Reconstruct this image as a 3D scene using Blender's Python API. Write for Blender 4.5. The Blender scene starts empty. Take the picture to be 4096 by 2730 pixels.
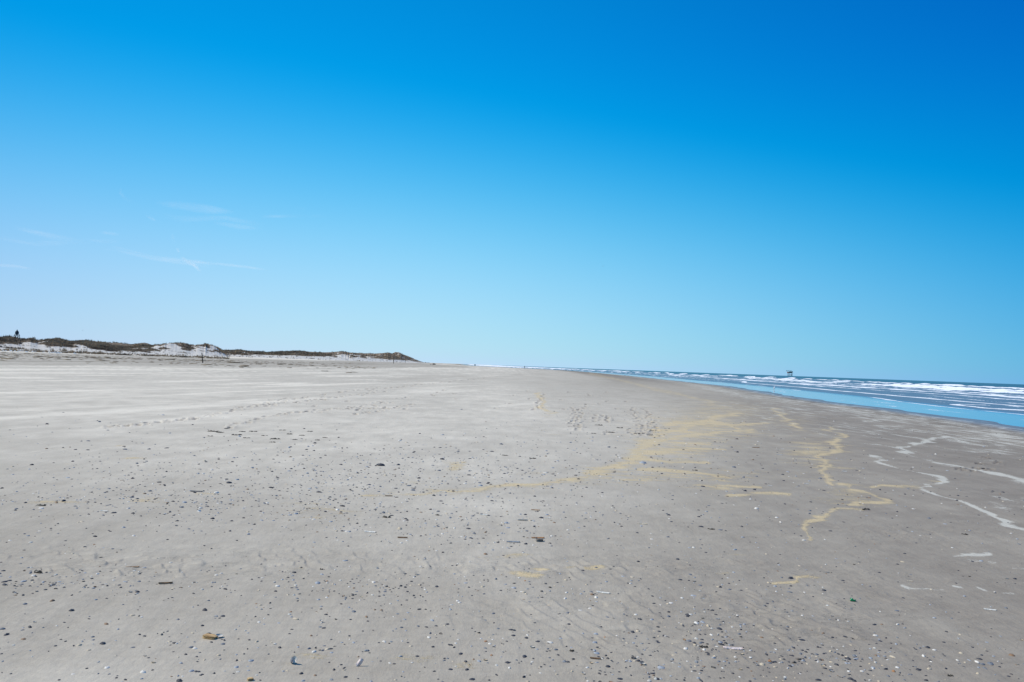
import bpy, bmesh, math, random
import numpy as np
from mathutils import Vector, Matrix

# ------------------------------------------------------------------ camera, world, sun, exposure
SC = bpy.context.scene
COL = SC.collection
F = 3186.0                      # focal length in photo pixels (photo is 4096 x 2730)
CX, CY = 2048.0, 1365.0
EYE = 1.6
PITCH = math.atan(98.8 / F)
ROLL = math.radians(2.09)
Fw = np.array([0, math.cos(PITCH), math.sin(PITCH)])
R0 = np.array([1.0, 0, 0]); U0 = np.array([0, -math.sin(PITCH), math.cos(PITCH)])
Rv = R0 * math.cos(ROLL) + U0 * math.sin(ROLL)
Uv = -R0 * math.sin(ROLL) + U0 * math.cos(ROLL)
cam_d = bpy.data.cameras.new("camera"); cam = bpy.data.objects.new("camera", cam_d); COL.objects.link(cam)
cam_d.sensor_width = 36.0; cam_d.lens = 36.0 * F / 4096.0
cam_d.clip_start = 0.1; cam_d.clip_end = 90000.0
M = Matrix.Identity(4)
for i in range(3):
    M[i][0] = Rv[i]; M[i][1] = Uv[i]; M[i][2] = -Fw[i]
M[2][3] = EYE
cam.matrix_world = M
SC.camera = cam

SUN_EL = math.radians(50); SUN_AZ = math.radians(-88)      # azimuth clockwise from +Y: the sun stands to the left
w = bpy.data.worlds.new("World"); SC.world = w; w.use_nodes = True
wt = w.node_tree; wt.nodes.clear()
def wn(t, **k):
    n = wt.nodes.new(t)
    for a, b in k.items(): setattr(n, a, b)
    return n
wo = wn('ShaderNodeOutputWorld'); bg = wn('ShaderNodeBackground')
sky = wn('ShaderNodeTexSky'); sky.sky_type = 'NISHITA'; sky.sun_disc = False
sky.sun_elevation = SUN_EL; sky.sun_rotation = SUN_AZ
sky.altitude = 0; sky.air_density = 1.0; sky.dust_density = 0.6; sky.ozone_density = 2.0
bg.inputs[1].default_value = 0.1
SKYFIT = None
SKYFIT = [[0.0, 0.0, 0.0, 0.0, 0.0, 0.0, 0.0, 0.0], [-0.264, 7.9202, -0.1763, -30.6067, -0.3376, -1.3435, 32.6713, 0.8964], [0.393, 0.3901, -0.066, 2.8185, 0.3292, -0.7417, -6.5349, 0.7507]]
REDFIT = [0.6832, -0.3339, -0.2527, -8.737, -0.2365, -0.4385, 11.0558, 0.0367]
if SKYFIT is None:
    wt.links.new(sky.outputs[0], bg.inputs[0])
else:
    # colour grading of the clear sky (polarised deep blue): gain = exp(polynomial of direction)
    tc = wn('ShaderNodeTexCoord'); sep = wn('ShaderNodeSeparateXYZ'); wt.links.new(tc.outputs['Generated'], sep.inputs[0])
    def mth(op, a, b=None, c=None):
        n = wn('ShaderNodeMath'); n.operation = op
        for i, v in enumerate((a, b, c)):
            if v is None: continue
            if isinstance(v, (int, float)): n.inputs[i].default_value = v
            else: wt.links.new(v, n.inputs[i])
        return n.outputs[0]
    e = mth('MINIMUM', mth('MAXIMUM', sep.outputs[2], 0.0), 0.46)
    x = mth('MINIMUM', mth('MAXIMUM', sep.outputs[0], -0.62), 0.62)
    terms = [None, e, x, mth('MULTIPLY', e, e), mth('MULTIPLY', e, x), mth('MULTIPLY', x, x), mth('MULTIPLY', mth('MULTIPLY', e, e), e),
             mth('EXPONENT', mth('MULTIPLY', e, -28.0))]   # horizon glow
    comb = wn('ShaderNodeCombineXYZ')
    for ch in range(3):
        acc = None
        for k, tm in enumerate(terms):
            cf = SKYFIT[ch][k]
            if tm is None: acc = cf
            else: acc = mth('MULTIPLY_ADD', tm, cf, acc)
        g = mth('EXPONENT', acc)
        wt.links.new(g, comb.inputs[ch])
    acc = REDFIT[0]
    for k, tm in enumerate(terms):
        if tm is not None: acc = mth('MULTIPLY_ADD', tm, REDFIT[k], acc)
    red = mth('MULTIPLY', mth('POWER', mth('MAXIMUM', acc, 0.03), 2.2), 10.0)
    vm = wn('ShaderNodeVectorMath'); vm.operation = 'MULTIPLY'
    wt.links.new(sky.outputs[0], vm.inputs[0]); wt.links.new(comb.outputs[0], vm.inputs[1])
    s2 = wn('ShaderNodeSeparateXYZ'); c2 = wn('ShaderNodeCombineXYZ'); wt.links.new(vm.outputs[0], s2.inputs[0])
    wt.links.new(red, c2.inputs[0]); wt.links.new(s2.outputs[1], c2.inputs[1]); wt.links.new(s2.outputs[2], c2.inputs[2])
    wt.links.new(c2.outputs[0], bg.inputs[0])
wt.links.new(bg.outputs[0], wo.inputs[0])

sd = bpy.data.lights.new("sun", 'SUN'); sun = bpy.data.objects.new("sun", sd); COL.objects.link(sun)
sd.energy = 4.3; sd.angle = math.radians(0.5); sd.color = (1.0, 0.90, 0.77)
sdir = Vector((math.sin(SUN_AZ) * math.cos(SUN_EL), math.cos(SUN_AZ) * math.cos(SUN_EL), math.sin(SUN_EL)))
sun.rotation_euler = sdir.to_track_quat('Z', 'Y').to_euler()
sun.location = (-60, 0, 80)
SC.view_settings.view_transform = 'Standard'; SC.view_settings.look = 'None'
SC.view_settings.exposure = 0.0; SC.view_settings.gamma = 1.0
SC.cycles.max_bounces = 5; SC.cycles.transparent_max_bounces = 12

rng = np.random.default_rng(11); random.seed(7)

# ------------------------------------------------------------------ helpers
def hash2(ix, iy, seed):
    h = (ix.astype(np.int64) * 374761393 + iy.astype(np.int64) * 668265263 + seed * 1442695041) & 0xFFFFFFFF
    h = ((h ^ (h >> 13)) * 1274126177) & 0xFFFFFFFF
    h = h ^ (h >> 16)
    return (h & 0xFFFFFF) / float(0xFFFFFF)
def vnoise(x, y, seed=0):
    x = np.asarray(x, float); y = np.asarray(y, float)
    ix = np.floor(x); iy = np.floor(y); fx = x - ix; fy = y - iy
    fx = fx * fx * (3 - 2 * fx); fy = fy * fy * (3 - 2 * fy)
    a = hash2(ix, iy, seed); b = hash2(ix + 1, iy, seed); c = hash2(ix, iy + 1, seed); d = hash2(ix + 1, iy + 1, seed)
    return (a * (1 - fx) + b * fx) * (1 - fy) + (c * (1 - fx) + d * fx) * fy
def fbm(x, y, seed=0, octv=4, gain=0.5):
    s = 0; a = 1; t = 0
    for o in range(octv):
        s = s + a * vnoise(x * 2 ** o + 17.3 * o, y * 2 ** o - 9.1 * o, seed + o); t += a; a *= gain
    return s / t                                     # 0..1
def sstep(a, b, x):
    t = np.clip((x - a) / (b - a), 0, 1); return t * t * (3 - 2 * t)
def ray(x, y):
    u = (np.asarray(x, float) - CX) / F; v = (CY - np.asarray(y, float)) / F
    return Fw[None] + u[..., None] * Rv[None] + v[..., None] * Uv[None]
def project(X, Y, Z):
    dx, dy, dz = X, Y, Z - EYE
    zf = dx * Fw[0] + dy * Fw[1] + dz * Fw[2]
    zf = np.where(zf > 0.05, zf, 0.05)
    return CX + F * (dx * Rv[0] + dy * Rv[1] + dz * Rv[2]) / zf, CY - F * (dx * Uv[0] + dy * Uv[1] + dz * Uv[2]) / zf
def on_plane(x, y, z):
    d = ray(np.array([x]), np.array([y]))[0]; s = (z - EYE) / d[2]
    return Vector((d[0] * s, d[1] * s, z))

# ------------------------------------------------------------------ lie of the land (metres, camera stands at the origin)
SEA = -0.6
wl_px = [(4096,1708),(3920,1684),(3721,1659),(3571,1639),(3422,1622),(3223,1594),(3073,1570),(2924,1547),(2770,1530.5),(2640,1517),(2509,1503),(2335,1487.5),(2205,1481)]
wl = [on_plane(a, b, SEA) for a, b in wl_px]
SY = np.array([-3000, -400, 0] + [p.y for p in wl] + [950, 1500, 3000, 9000.])
SX = np.array([-300, -10, wl[0].x - 8] + [p.x for p in wl] + [-30, -80, -190, -500.])
o_ = np.argsort(SY); SY, SX = SY[o_], SX[o_]
def shore(Y): return np.interp(Y, SY, SX)
def ground(X, Y):
    d = shore(Y) - X
    z = np.interp(d, [-400, -60, -8, 0, 6, 14, 24, 60, 230, 1200], [-6, -2.2, -0.85, -0.6, -0.42, -0.12, 0.0, 0.03, 0.5, 0.9])
    und = (vnoise(X / 9, Y / 14, 3) - .5) * 0.10 + (vnoise(X / 2.6, Y / 4, 5) - .5) * 0.018
    z = z + (fbm(X / 3.5, Y / 7, 7, 3) - .5) * .085 * np.exp(-(d / 7) ** 2)
    return z + und * np.clip((d - 4) / 14, 0, 1)
def px2ground(x, y):
    d = ray(np.atleast_1d(x), np.atleast_1d(y))
    ts = np.geomspace(2.0, 5000, 700)
    res = np.full((len(d), 3), np.nan)
    for i in range(len(d)):
        P = d[i][None] * ts[:, None]; z = EYE + P[:, 2]
        g = ground(P[:, 0], P[:, 1]); k = np.nonzero(z < g)[0]
        if len(k) == 0: continue
        k = max(k[0], 1); a0 = z[k-1] - g[k-1]; a1 = z[k] - g[k]; f = a0 / (a0 - a1)
        t = ts[k-1] + (ts[k] - ts[k-1]) * f
        res[i] = (d[i][0] * t, d[i][1] * t, 0); res[i][2] = ground(res[i][0:1], res[i][1:2])[0]
    return res
def gp(x, y):
    r = px2ground(x, y)[0]; return Vector(r)

# ------------------------------------------------------------------ materials
def mat(name):
    m = bpy.data.materials.new(name); m.use_nodes = True; m.node_tree.nodes.clear(); return m
class NT:
    def __init__(s, m): s.t = m.node_tree
    def n(s, ty, ins=None, **k):
        n = s.t.nodes.new(ty)
        for a, b in k.items(): setattr(n, a, b)
        for a, b in (ins or {}).items():
            if hasattr(b, 'is_output') or isinstance(b, bpy.types.NodeSocket): s.t.links.new(b, n.inputs[a])
            else: n.inputs[a].default_value = b
        return n
    def attr(s, name): return s.n('ShaderNodeAttribute', attribute_name=name).outputs['Fac']
    def m(s, op, a, b=0.0, c=0.0, clamp=False):
        return s.n('ShaderNodeMath', {0: a, 1: b, 2: c}, operation=op, use_clamp=clamp).outputs[0]
    def mr(s, v, a, b, c=0.0, d=1.0, smooth=True):
        return s.n('ShaderNodeMapRange', {0: v, 1: a, 2: b, 3: c, 4: d}, interpolation_type='SMOOTHSTEP' if smooth else 'LINEAR').outputs[0]
    def mix(s, f, a, b, bt='MIX'):
        n = s.t.nodes.new('ShaderNodeMix'); n.data_type = 'RGBA'; n.blend_type = bt
        for i, v in ((0, f), (6, a), (7, b)):
            if isinstance(v, bpy.types.NodeSocket): s.t.links.new(v, n.inputs[i])
            else: n.inputs[i].default_value = v if i == 0 else (tuple(v) + (1,) if len(v) == 3 else v)
        return n.outputs[2]
    def noise(s, vec, scale, detail=4, rough=0.55, dist=0.0):
        return s.n('ShaderNodeTexNoise', {'Vector': vec, 'Scale': scale, 'Detail': detail, 'Roughness': rough, 'Distortion': dist}).outputs[0]
    def mapping(s, vec, sc=(1, 1, 1), rot=(0, 0, 0)):
        return s.n('ShaderNodeMapping', {0: vec, 2: rot, 3: sc}).outputs[0]
    def out(s, sh): s.n('ShaderNodeOutputMaterial', {0: sh})
def simple(name, col, rough=0.8, var=0.25, scale=8.0, spec=0.3, col2=None, bump=0.0):
    m = mat(name); t = NT(m); tc = t.n('ShaderNodeTexCoord').outputs['Object']
    nz = t.noise(tc, scale, 5, .6)
    c2 = col2 if col2 else tuple(c * (1 - var) for c in col)
    c1 = col if col2 else tuple(min(1, c * (1 + var)) for c in col)
    cc = t.mix(t.mr(nz, .35, .65), c1, c2)
    ins = {'Base Color': cc, 'Roughness': rough, 'Specular IOR Level': spec}
    if bump: ins['Normal'] = t.n('ShaderNodeBump', {'Height': nz, 'Strength': bump, 'Distance': .02}).outputs[0]
    t.out(t.n('ShaderNodeBsdfPrincipled', ins).outputs[0]); return m

def sand_material():
    m = mat('beach_sand'); t = NT(m)
    pos = t.n('ShaderNodeNewGeometry').outputs['Position']
    tone = t.attr('tone'); tan_ = t.attr('tan'); cream = t.attr('cream'); rip = t.attr('ripple'); wet = t.attr('wet'); rust = t.attr('grain')
    n1 = t.noise(pos, .55, 6, .6); n2 = t.noise(t.mapping(pos, (1, .35, 1)), 3.0, 6, .65); n3 = t.noise(pos, 60, 3, .7)
    ng = t.noise(pos, 240, 2, .6)
    tn = t.m('ADD', tone, t.m('MULTIPLY', t.m('SUBTRACT', n1, .5), .35))
    tn = t.m('ADD', tn, t.m('MULTIPLY', t.m('SUBTRACT', n2, .5), .30))
    ramp = t.n('ShaderNodeValToRGB', {0: tn})
    cr = ramp.color_ramp
    cr.elements[0].position = 0.0; cr.elements[0].color = (.155, .129, .099, 1)
    cr.elements[1].position = 1.0; cr.elements[1].color = (.70, .63, .52, 1)
    for p, c in ((.30, (.266, .229, .186, 1)), (.52, (.370, .325, .262, 1)), (.78, (.508, .455, .374, 1))):
        e_ = cr.elements.new(p); e_.color = c
    base = ramp.outputs[0]
    # pale grit and dark grit
    base = t.mix(t.mr(n3, .58, .80, 0, .35), base, (.5, .47, .42))
    base = t.mix(t.mr(ng, .30, .45, .34, 0), base, (.14, .13, .12))
    # tan crust of fine drifted grains, edges broken up by noise in the sand's own coordinates
    nt = t.noise(t.mapping(pos, (.36, 1, 1)), 3.6, 9, .70, .5)
    ntf = t.noise(pos, 26, 5, .78)
    tm = t.m('ADD', tan_, t.m('MULTIPLY', t.m('SUBTRACT', t.mr(nt, .30, .70, 0, 1, False), .5), .95))
    tm = t.m('ADD', tm, t.m('MULTIPLY', t.m('SUBTRACT', ntf, .5), 1.4))
    tm = t.mr(tm, .40, .88, 0, .78)
    tcol = t.mix(t.mr(ntf, .4, .65), (.62, .495, .300), (.52, .395, .21))
    base = t.mix(t.m('MULTIPLY', tm, t.mr(tan_, .04, .2)), base, tcol)
    nc = t.noise(t.mapping(pos, (.80, .42, 1)), 1.9, 7, .62, .5)
    cm = t.m('ADD', cream, t.m('MULTIPLY', t.m('SUBTRACT', t.mr(nc, .32, .68, 0, 1, False), .5), .85))
    cm = t.m('ADD', cm, t.m('MULTIPLY', t.m('SUBTRACT', ntf, .5), 1.5))
    cm = t.mr(cm, .44, .84, 0, .64)
    base = t.mix(t.m('MULTIPLY', cm, t.mr(cream, .03, .15)), base, (.64, .615, .53))
    # relief: grains, wind ripples, wave-cut ripple marks
    wv = t.n('ShaderNodeTexWave', {'Vector': t.mapping(pos, (1, 1, 1), (0, 0, .9)), 'Scale': 1.7, 'Distortion': 10.0, 'Detail': 3.0, 'Detail Scale': 1.3, 'Detail Roughness': .6}, wave_profile='SAW').outputs[1]
    wv = t.m('MULTIPLY', t.m('POWER', wv, 2.5), t.mr(t.noise(pos, 2.6, 3, .6), .42, .60))
    r1 = t.noise(t.mapping(pos, (1, 2.6, 1), (0, 0, .3)), 8, 5, .6, 1.0)
    rr = t.m('MULTIPLY', t.mr(t.m('ABSOLUTE', t.m('SUBTRACT', r1, .5)), 0, .035), t.mr(t.noise(pos, 5, 3, .6), .40, .62))
    h = t.m('ADD', t.m('MULTIPLY', t.m('MULTIPLY', rr, rip), .002), t.m('MULTIPLY', t.m('MULTIPLY', wv, rip), .016))
    h = t.m('ADD', h, t.m('MULTIPLY', n2, .022))
    h = t.m('ADD', h, t.m('MULTIPLY', t.noise(pos, 14, 6, .6), .006))
    h = t.m('ADD', h, t.m('MULTIPLY', n3, .0012))
    h = t.m('ADD', h, t.m('MULTIPLY', t.m('MULTIPLY', tm, ntf), .008))
    bp = t.n('ShaderNodeBump', {'Height': h, 'Strength': .9, 'Distance': 1.0}).outputs[0]
    ro = t.mr(wet, 0, 1, .9, .34)
    t.out(t.n('ShaderNodeBsdfPrincipled', {'Base Color': base, 'Roughness': ro, 'Specular IOR Level': t.mr(wet, 0, 1, .12, .45), 'Normal': bp}).outputs[0])
    return m

def set_attr(me, name, arr):
    a = me.attributes.new(name, 'FLOAT', 'POINT'); a.data.foreach_set('value', np.ascontiguousarray(arr, dtype=np.float32))
def grid_mesh(name, V, nr, nc, wrap=False):
    """V (nr*nc,3) row-major."""
    me = bpy.data.meshes.new(name)
    i = np.arange(nr - 1)[:, None]; j = np.arange(nc if wrap else nc - 1)[None]
    j2 = (j + 1) % nc
    q = np.stack([i * nc + j, i * nc + j2, (i + 1) * nc + j2, (i + 1) * nc + j], -1).reshape(-1, 4)
    return tri_mesh(me, V, q)
def tri_mesh(me, V, q):
    k = q.shape[1]
    me.vertices.add(len(V)); me.vertices.foreach_set('co', np.ascontiguousarray(V, dtype=np.float32).ravel())
    me.loops.add(q.size); me.loops.foreach_set('vertex_index', np.ascontiguousarray(q, dtype=np.int32).ravel())
    me.polygons.add(len(q)); me.polygons.foreach_set('loop_start', np.arange(0, q.size, k, dtype=np.int32))
    me.update(calc_edges=True); me.validate(); return me
def smooth(me): me.polygons.foreach_set('use_smooth', np.ones(len(me.polygons), bool))
def link(name, me, m=None, parent=None, loc=None):
    o = bpy.data.objects.new(name, me); COL.objects.link(o)
    if m is not None and me is not None:
        me.materials.clear(); me.materials.append(m)
    if parent: o.parent = parent
    if loc is not None: o.location = loc
    return o
def tag(o, label=None, cat=None, group=None, kind=None):
    if label: o['label'] = label
    if cat: o['category'] = cat
    if group: o['group'] = group
    if kind: o['kind'] = kind
    return o

# polyline / ellipse masks given in photo pixels and evaluated at the ground vertices
def line_mask(px, py, pts, sx=1.0):
    """pts: (x, y, half width); returns 0..1 falloff"""
    res = np.zeros(px.shape)
    for (x0, y0, w0), (x1, y1, w1) in zip(pts[:-1], pts[1:]):
        wm = max(w0, w1) * 3
        k = (px > min(x0, x1) - wm * 4) & (px < max(x0, x1) + wm * 4) & (py > min(y0, y1) - wm) & (py < max(y0, y1) + wm)
        if not k.any(): continue
        X = px[k] / 2.2; Y = py[k]; ax, bx = x0 / 2.2, x1 / 2.2
        dx, dy = bx - ax, y1 - y0; L = dx * dx + dy * dy + 1e-6
        t = np.clip(((X - ax) * dx + (Y - y0) * dy) / L, 0, 1)
        dd = np.hypot(X - ax - t * dx, Y - y0 - t * dy); ww = w0 + (w1 - w0) * t
        v = np.clip(1 - dd / (2 * ww), 0, 1)
        res[k] = np.maximum(res[k], v)
    return res
def ell(px, py, x, y, rx, ry, s=1.0):
    return s * np.clip(1.15 - np.hypot((px - x) / rx, (py - y) / ry) * .75, 0, 1)

# ------------------------------------------------------------------ the beach: one sheet, finest where the photo looks
fine = np.radians(np.linspace(-37.5, 37.5, 1080))
coarse = np.radians(np.linspace(37.5, 322.5, 62))[1:-1]
az = np.concatenate([fine, coarse])
dyv = np.concatenate([np.arange(1500, 260, -3.0), np.arange(260, 60, -1.6), np.arange(60, 12, -.8), np.arange(12, 1.2, -.25)])
rad = np.concatenate([[0.05, .6, 1.2, 1.9, 2.6, 3.1], EYE * F / dyv, [5200, 7500, 11000, 20000, 40000]])
A, Rr = np.meshgrid(az, rad)
dsc = np.where(np.abs(A) < .67, 1 / np.cos(np.clip(A, -.67, .67)), 1.2); dsc = np.where(Rr < 3.3, 1.0, dsc)
X = (np.sin(A) * Rr * dsc).ravel(); Y = (np.cos(A) * Rr * dsc).ravel()
Z = ground(X, Y)
px, py = project(X, Y, Z)
front = (Y > 2.5)
px = np.where(front, px, -9e4); py = np.where(front, py, 9e4)
d = shore(Y) - X

# footprints: shallow pits with a pushed-up rim, pressed into the sheet where it is fine enough
tracks = []
def track(pts, n, jit=1.5, dbl=6):
    P = np.array(pts, float); L = np.concatenate([[0], np.cumsum(np.hypot(*(P[1:] - P[:-1]).T))])
    for i, s in enumerate(np.linspace(0, L[-1], n)):
        x = np.interp(s, L, P[:, 0]); y = np.interp(s, L, P[:, 1])
        tracks.append((x + random.uniform(-1, 1) * jit * 4, y + (dbl if i % 2 else 0) * .35 + random.uniform(-1, 1) * jit * .6))
track([(430,1708),(560,1700),(700,1682),(860,1660),(930,1640),(1010,1622),(1110,1605),(1220,1590),(1340,1570),(1480,1556),(1620,1545),(1760,1530),(1900,1515),(1990,1506)], 64)
track([(925,1712),(985,1690),(1050,1668),(1180,1650),(1300,1640),(1430,1628),(1520,1606)], 26)
track([(960,1632),(1040,1624),(1130,1612),(1250,1600),(1380,1584),(1530,1566)], 20)
track([(1420,1655),(1480,1648),(1540,1637),(1600,1627),(1640,1618)], 13)
track([(1425,1640),(1480,1632),(1520,1614),(1560,1612)], 9)
track([(2175,1578),(2158,1598),(2150,1618),(2140,1640)], 14, 2)
track([(2300,1632),(2300,1660),(2290,1700),(2310,1718)], 18, 1.5)
track([(2325,1632),(2322,1665),(2318,1705)], 14, 1.5)
track([(2530,1632),(2545,1665),(2560,1700),(2600,1740)], 22, 2)
track([(2590,1638),(2600,1670),(2615,1700),(2620,1738)], 20, 2)
for _ in range(12): tracks.append((random.uniform(2420, 2640), random.uniform(1702, 1745)))
for _ in range(12): tracks.append((random.uniform(2380, 2450), random.uniform(1664, 1692)))
track([(3925,1826),(3945,1842),(3930,1868),(3868,1882)], 9, 4)
for _ in range(40): tracks.append((random.uniform(1100, 2500), random.uniform(1560, 1640)))

# tone of the sand (0 wet dark .. 1 bleached dry)
sn = fbm(X / 3.2, Y / 16, 21, 4); sn2 = fbm(X / 14, Y / 60, 31, 4)
tone = np.interp(d, [-5, 0, 3, 9, 15, 19, 21.5, 24, 35, 46, 62, 68, 80, 150, 172, 180, 260], [.0, .03, .13, .20, .24, .31, .53, .66, .72, .80, .82, .72, .56, .56, .70, .97, .98])
k = (d > 62) & (d < 182)
tone = tone + np.where(k, (fbm(X / 5, Y / 90, 41, 4) - .5) * .55, 0)
tone += (sn - .5) * .14 + (sn2 - .5) * .12
# sand tone set over the view: paler left and middle, darker towards the water and the near left
gx = np.array([0, 1000, 2000, 2600, 3000, 3400, 4096.]); gy = np.array([1530, 1600, 1700, 1850, 2050, 2300, 2730.])
gt = np.array([[.86, .86, .80, .58, .36, .26, .20], [.84, .86, .82, .66, .42, .28, .20], [.80, .84, .84, .70, .44, .32, .26], [.74, .80, .80, .66, .42, .34, .29],
               [.63, .68, .74, .56, .41, .34, .30], [.56, .58, .62, .51, .41, .35, .31], [.62, .60, .57, .49, .41, .35, .31]])
ix = np.clip(np.searchsorted(gx, px) - 1, 0, 5); iy = np.clip(np.searchsorted(gy, py) - 1, 0, 5)
fx_ = np.clip((px - gx[ix]) / (gx[ix + 1] - gx[ix]), 0, 1); fy_ = np.clip((py - gy[iy]) / (gy[iy + 1] - gy[iy]), 0, 1)
tg = (gt[iy, ix] * (1 - fx_) + gt[iy, ix + 1] * fx_) * (1 - fy_) + (gt[iy + 1, ix] * (1 - fx_) + gt[iy + 1, ix + 1] * fx_) * fy_
wg = np.where(front & (py < 5e4), sstep(1500, 1560, py) * (1 - sstep(3000, 3600, py)), 0) * sstep(2.5, 7, d)
tone = tone * (1 - wg) + (tg + (sn - .5) * .12 + (sn2 - .5) * .10) * wg
tone += ell(px, py, 2050, 2015, 330, 34, .09) + ell(px, py, 300, 2760, 900, 90, .12)
tone += line_mask(px, py, [(2000,1625,3),(2160,1612,3)]) * .1
# wind streaks of pale dry sand over the mid beach
stk = np.clip(fbm((X - .25 * Y) / 1.1, (Y + .2 * X) / 9, 51, 4) - .52, 0, 1) * 2.0
tone += stk * sstep(24, 40, d) * (1 - sstep(70, 90, d)) * .5
tone += .07 * (vnoise(px / 60, py / 7, 77) - .5) * (py > 1560)
# bits of dark strand line on the upper beach
tone = np.clip(tone, 0, 1.05)

# tan drifts and cream foam lines
px0, py0 = px, py
dh = np.clip(py - 1464, 0, 1400)
px = px + dh * .55 * (fbm(X / .9, Y / 1.6, 71, 4) - .5) * (np.abs(px) < 9000)
py = py + dh * .085 * (fbm(X / 1.3, Y / 1.3, 72, 4) - .5) * (np.abs(px) < 9000)
tan_ = np.zeros(X.shape)
for pts in (
    [(2360,1496,3),(2460,1516,5),(2560,1542,7),(2700,1575,8),(2800,1600,8),(2950,1642,9)],
    [(2950,1655,9),(2860,1672,11),(2760,1702,14),(2650,1738,17),(2575,1785,22),(2535,1838,22),(2500,1875,19),(2360,1905,15),(2240,1924,11),(2060,1944,9),(1900,1964,9),(1700,1974,9),(1520,1992,6)],
    [(2640,1760,12),(2780,1742,9),(2900,1730,8),(3000,1722,6)],
    [(2600,1810,14),(2760,1800,9),(2900,1800,5)],
    [(2650,1700,10),(2800,1690,12),(2950,1700,9),(3060,1690,5)],[(2560,1830,12),(2700,1850,7),(2800,1846,4)],[(2700,1770,10),(2850,1775,8)],[(2620,1725,12),(2750,1730,8)],
    [(2600,1880,12),(2750,1896,8),(2900,1912,5)],
    [(2740,1930,5),(2900,1945,5),(3020,1952,4)],
    [(2940,1972,4),(3060,1974,6),(3150,1980,4)],
    [(3312,1713,4),(3352,1733,6),(3364,1754,7),(3335,1771,9),(3358,1791,11),(3350,1816,10),(3306,1832,10),(3271,1861,10),(3288,1890,11),(3312,1913,9),(3335,1948,6)],
    [(3250,1850,6),(3220,1870,5)],[(3100,1640,6),(3160,1690,6),(3220,1715,6)],[(2990,1690,6),(2940,1720,6)],
    [(3372,1944,7),(3410,1952,7),(3402,1968,6),(3486,1976,6),(3500,1990,8),(3520,2002,9),(3555,2010,7),(3490,2016,8),(3428,2020,6)],
    [(3492,2037,5),(3430,2035,5),(3370,2036,5),(3300,2049,7),(3250,2070,9),(3215,2095,10),(3198,2122,10),(3190,2150,8)],
    [(3532,1954,3),(3600,1942,5),(3680,1940,5),(3741,1946,5)],
    [(2150,1575,3),(2180,1600,4),(2160,1630,5),(2200,1650,3)],
    [(3090,2330,3),(3150,2320,6),(3170,2304,6),(3230,2298,5),(3265,2301,3)],
    ):
    tan_ = np.maximum(tan_, (.62 if pts[0][0] == 2360 else .92) * line_mask(px, py, [(a_, b_, max(c_ * 1.05, 5.5)) for a_, b_, c_ in pts]))
for e_ in ((1825,1868,52,24,.9),(1850,1850,20,9,.8),(560,1841,70,6,.85),(485,1790,40,5,.85),(380,1786,40,4,.35),(240,1795,120,8,.35),(290,1855,30,4,.5),
           (660,2000,120,24,.62),(230,2020,150,8,.75),(880,1975,70,10,.45),(690,1990,50,9,.5),(1230,2030,260,50,.33),(1700,1935,60,8,.6),
           (2150,2302,66,17,.95),(2235,2276,52,10,.95),(2470,2276,46,10,.95),(2370,2270,40,7,.8),(2010,2228,90,10,.5),(2120,2222,80,8,.5),(2300,2265,30,5,.5),(1150,2265,60,12,.45),(1260,2255,70,12,.4),
           (2230,1740,60,5,.4),(2080,1700,50,5,.4),(2180,1660,60,7,.35),(1430,2642,110,26,.60),(1590,2640,90,16,.5),(1770,2650,60,22,.50),(1310,2690,110,26,.46),(900,2550,40,6,.42),(1180,2618,60,18,.4),(300,2650,140,30,.28),
           (3000,2215,45,7,.5),(2900,2290,60,8,.5),(3280,2265,30,5,.45),(3560,2325,60,9,.30),(1640,1940,80,8,.5),
           (2880,1650,330,60,.56),(2790,1715,330,85,.66),(2700,1790,240,75,.68),(2700,1905,600,60,.54),(3270,1820,150,120,.58),(3420,1980,160,60,.56),(3130,1680,260,50,.42),(2250,1960,200,30,.34),(700,1380+90,100,3,.4),(2800,1560,260,30,.25)):
    tan_ = np.maximum(tan_, ell(px, py, *e_))
cream = np.zeros(X.shape)
for pts in (
    [(3462,1823,3),(3590,1867,5),(3671,1896,6),(3741,1914,8),(3752,1932,10),(3745,1950,8),(3810,1972,7),(3862,1994,9),(3938,2035,9),(4025,2072,6),(4096,2092,4),(4300,2130,4)],
    [(3812,1744,3),(3700,1765,5),(3590,1791,5),(3640,1815,8),(3741,1849,9),(3830,1866,6),(3880,1884,5),(4007,1901,8),(4096,1920,12),(4300,1960,12)],
    [(3480,1770,3),(3560,1790,4)],
    [(3835,2240,4),(3865,2230,6),(3935,2227,3)],[(3850,2248,4),(3900,2258,3)],[(3930,2260,3),(3960,2264,3)],[(4045,2282,4),(4110,2290,5)],
    [(3528,2324,3),(3560,2338,5),(3640,2345,3)],[(3738,2330,3),(3790,2334,4)],[(3935,2338,4),(3970,2342,4)],[(4060,2352,5),(4110,2354,5)],
    ):
    cream = np.maximum(cream, (.66 if pts[0][1] > 2200 else 1.0) * line_mask(px, py, [(a_, b_, max(c_ * .85, 5)) for a_, b_, c_ in pts]))
fz = sstep(.3, 1.6, d) * (1 - sstep(7.5, 13, d))
cream = np.maximum(cream, fz * (.30 + .55 * fbm(X / 1.6, Y / 3.5, 61, 4) ** 1.3) * (Y > 25))
cream = np.maximum(cream, .75 * np.exp(-((d - 1.2 - 1.3 * fbm(X / 9, Y / 9, 63, 3)) / .32) ** 2) * (vnoise(X / 3, Y / 5, 64) > .42) * (Y > 25))
cream = np.maximum(cream, ell(px, py, 3600, 1710, 460, 70, .46))
cream = np.maximum(cream, ell(px, py, 3980, 1790, 200, 70, .46)); cream = np.maximum(cream, ell(px, py, 3150, 1640, 420, 60, .42))
cream = np.maximum(cream, ell(px, py, 4090, 2010, 60, 28, .5))
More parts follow.
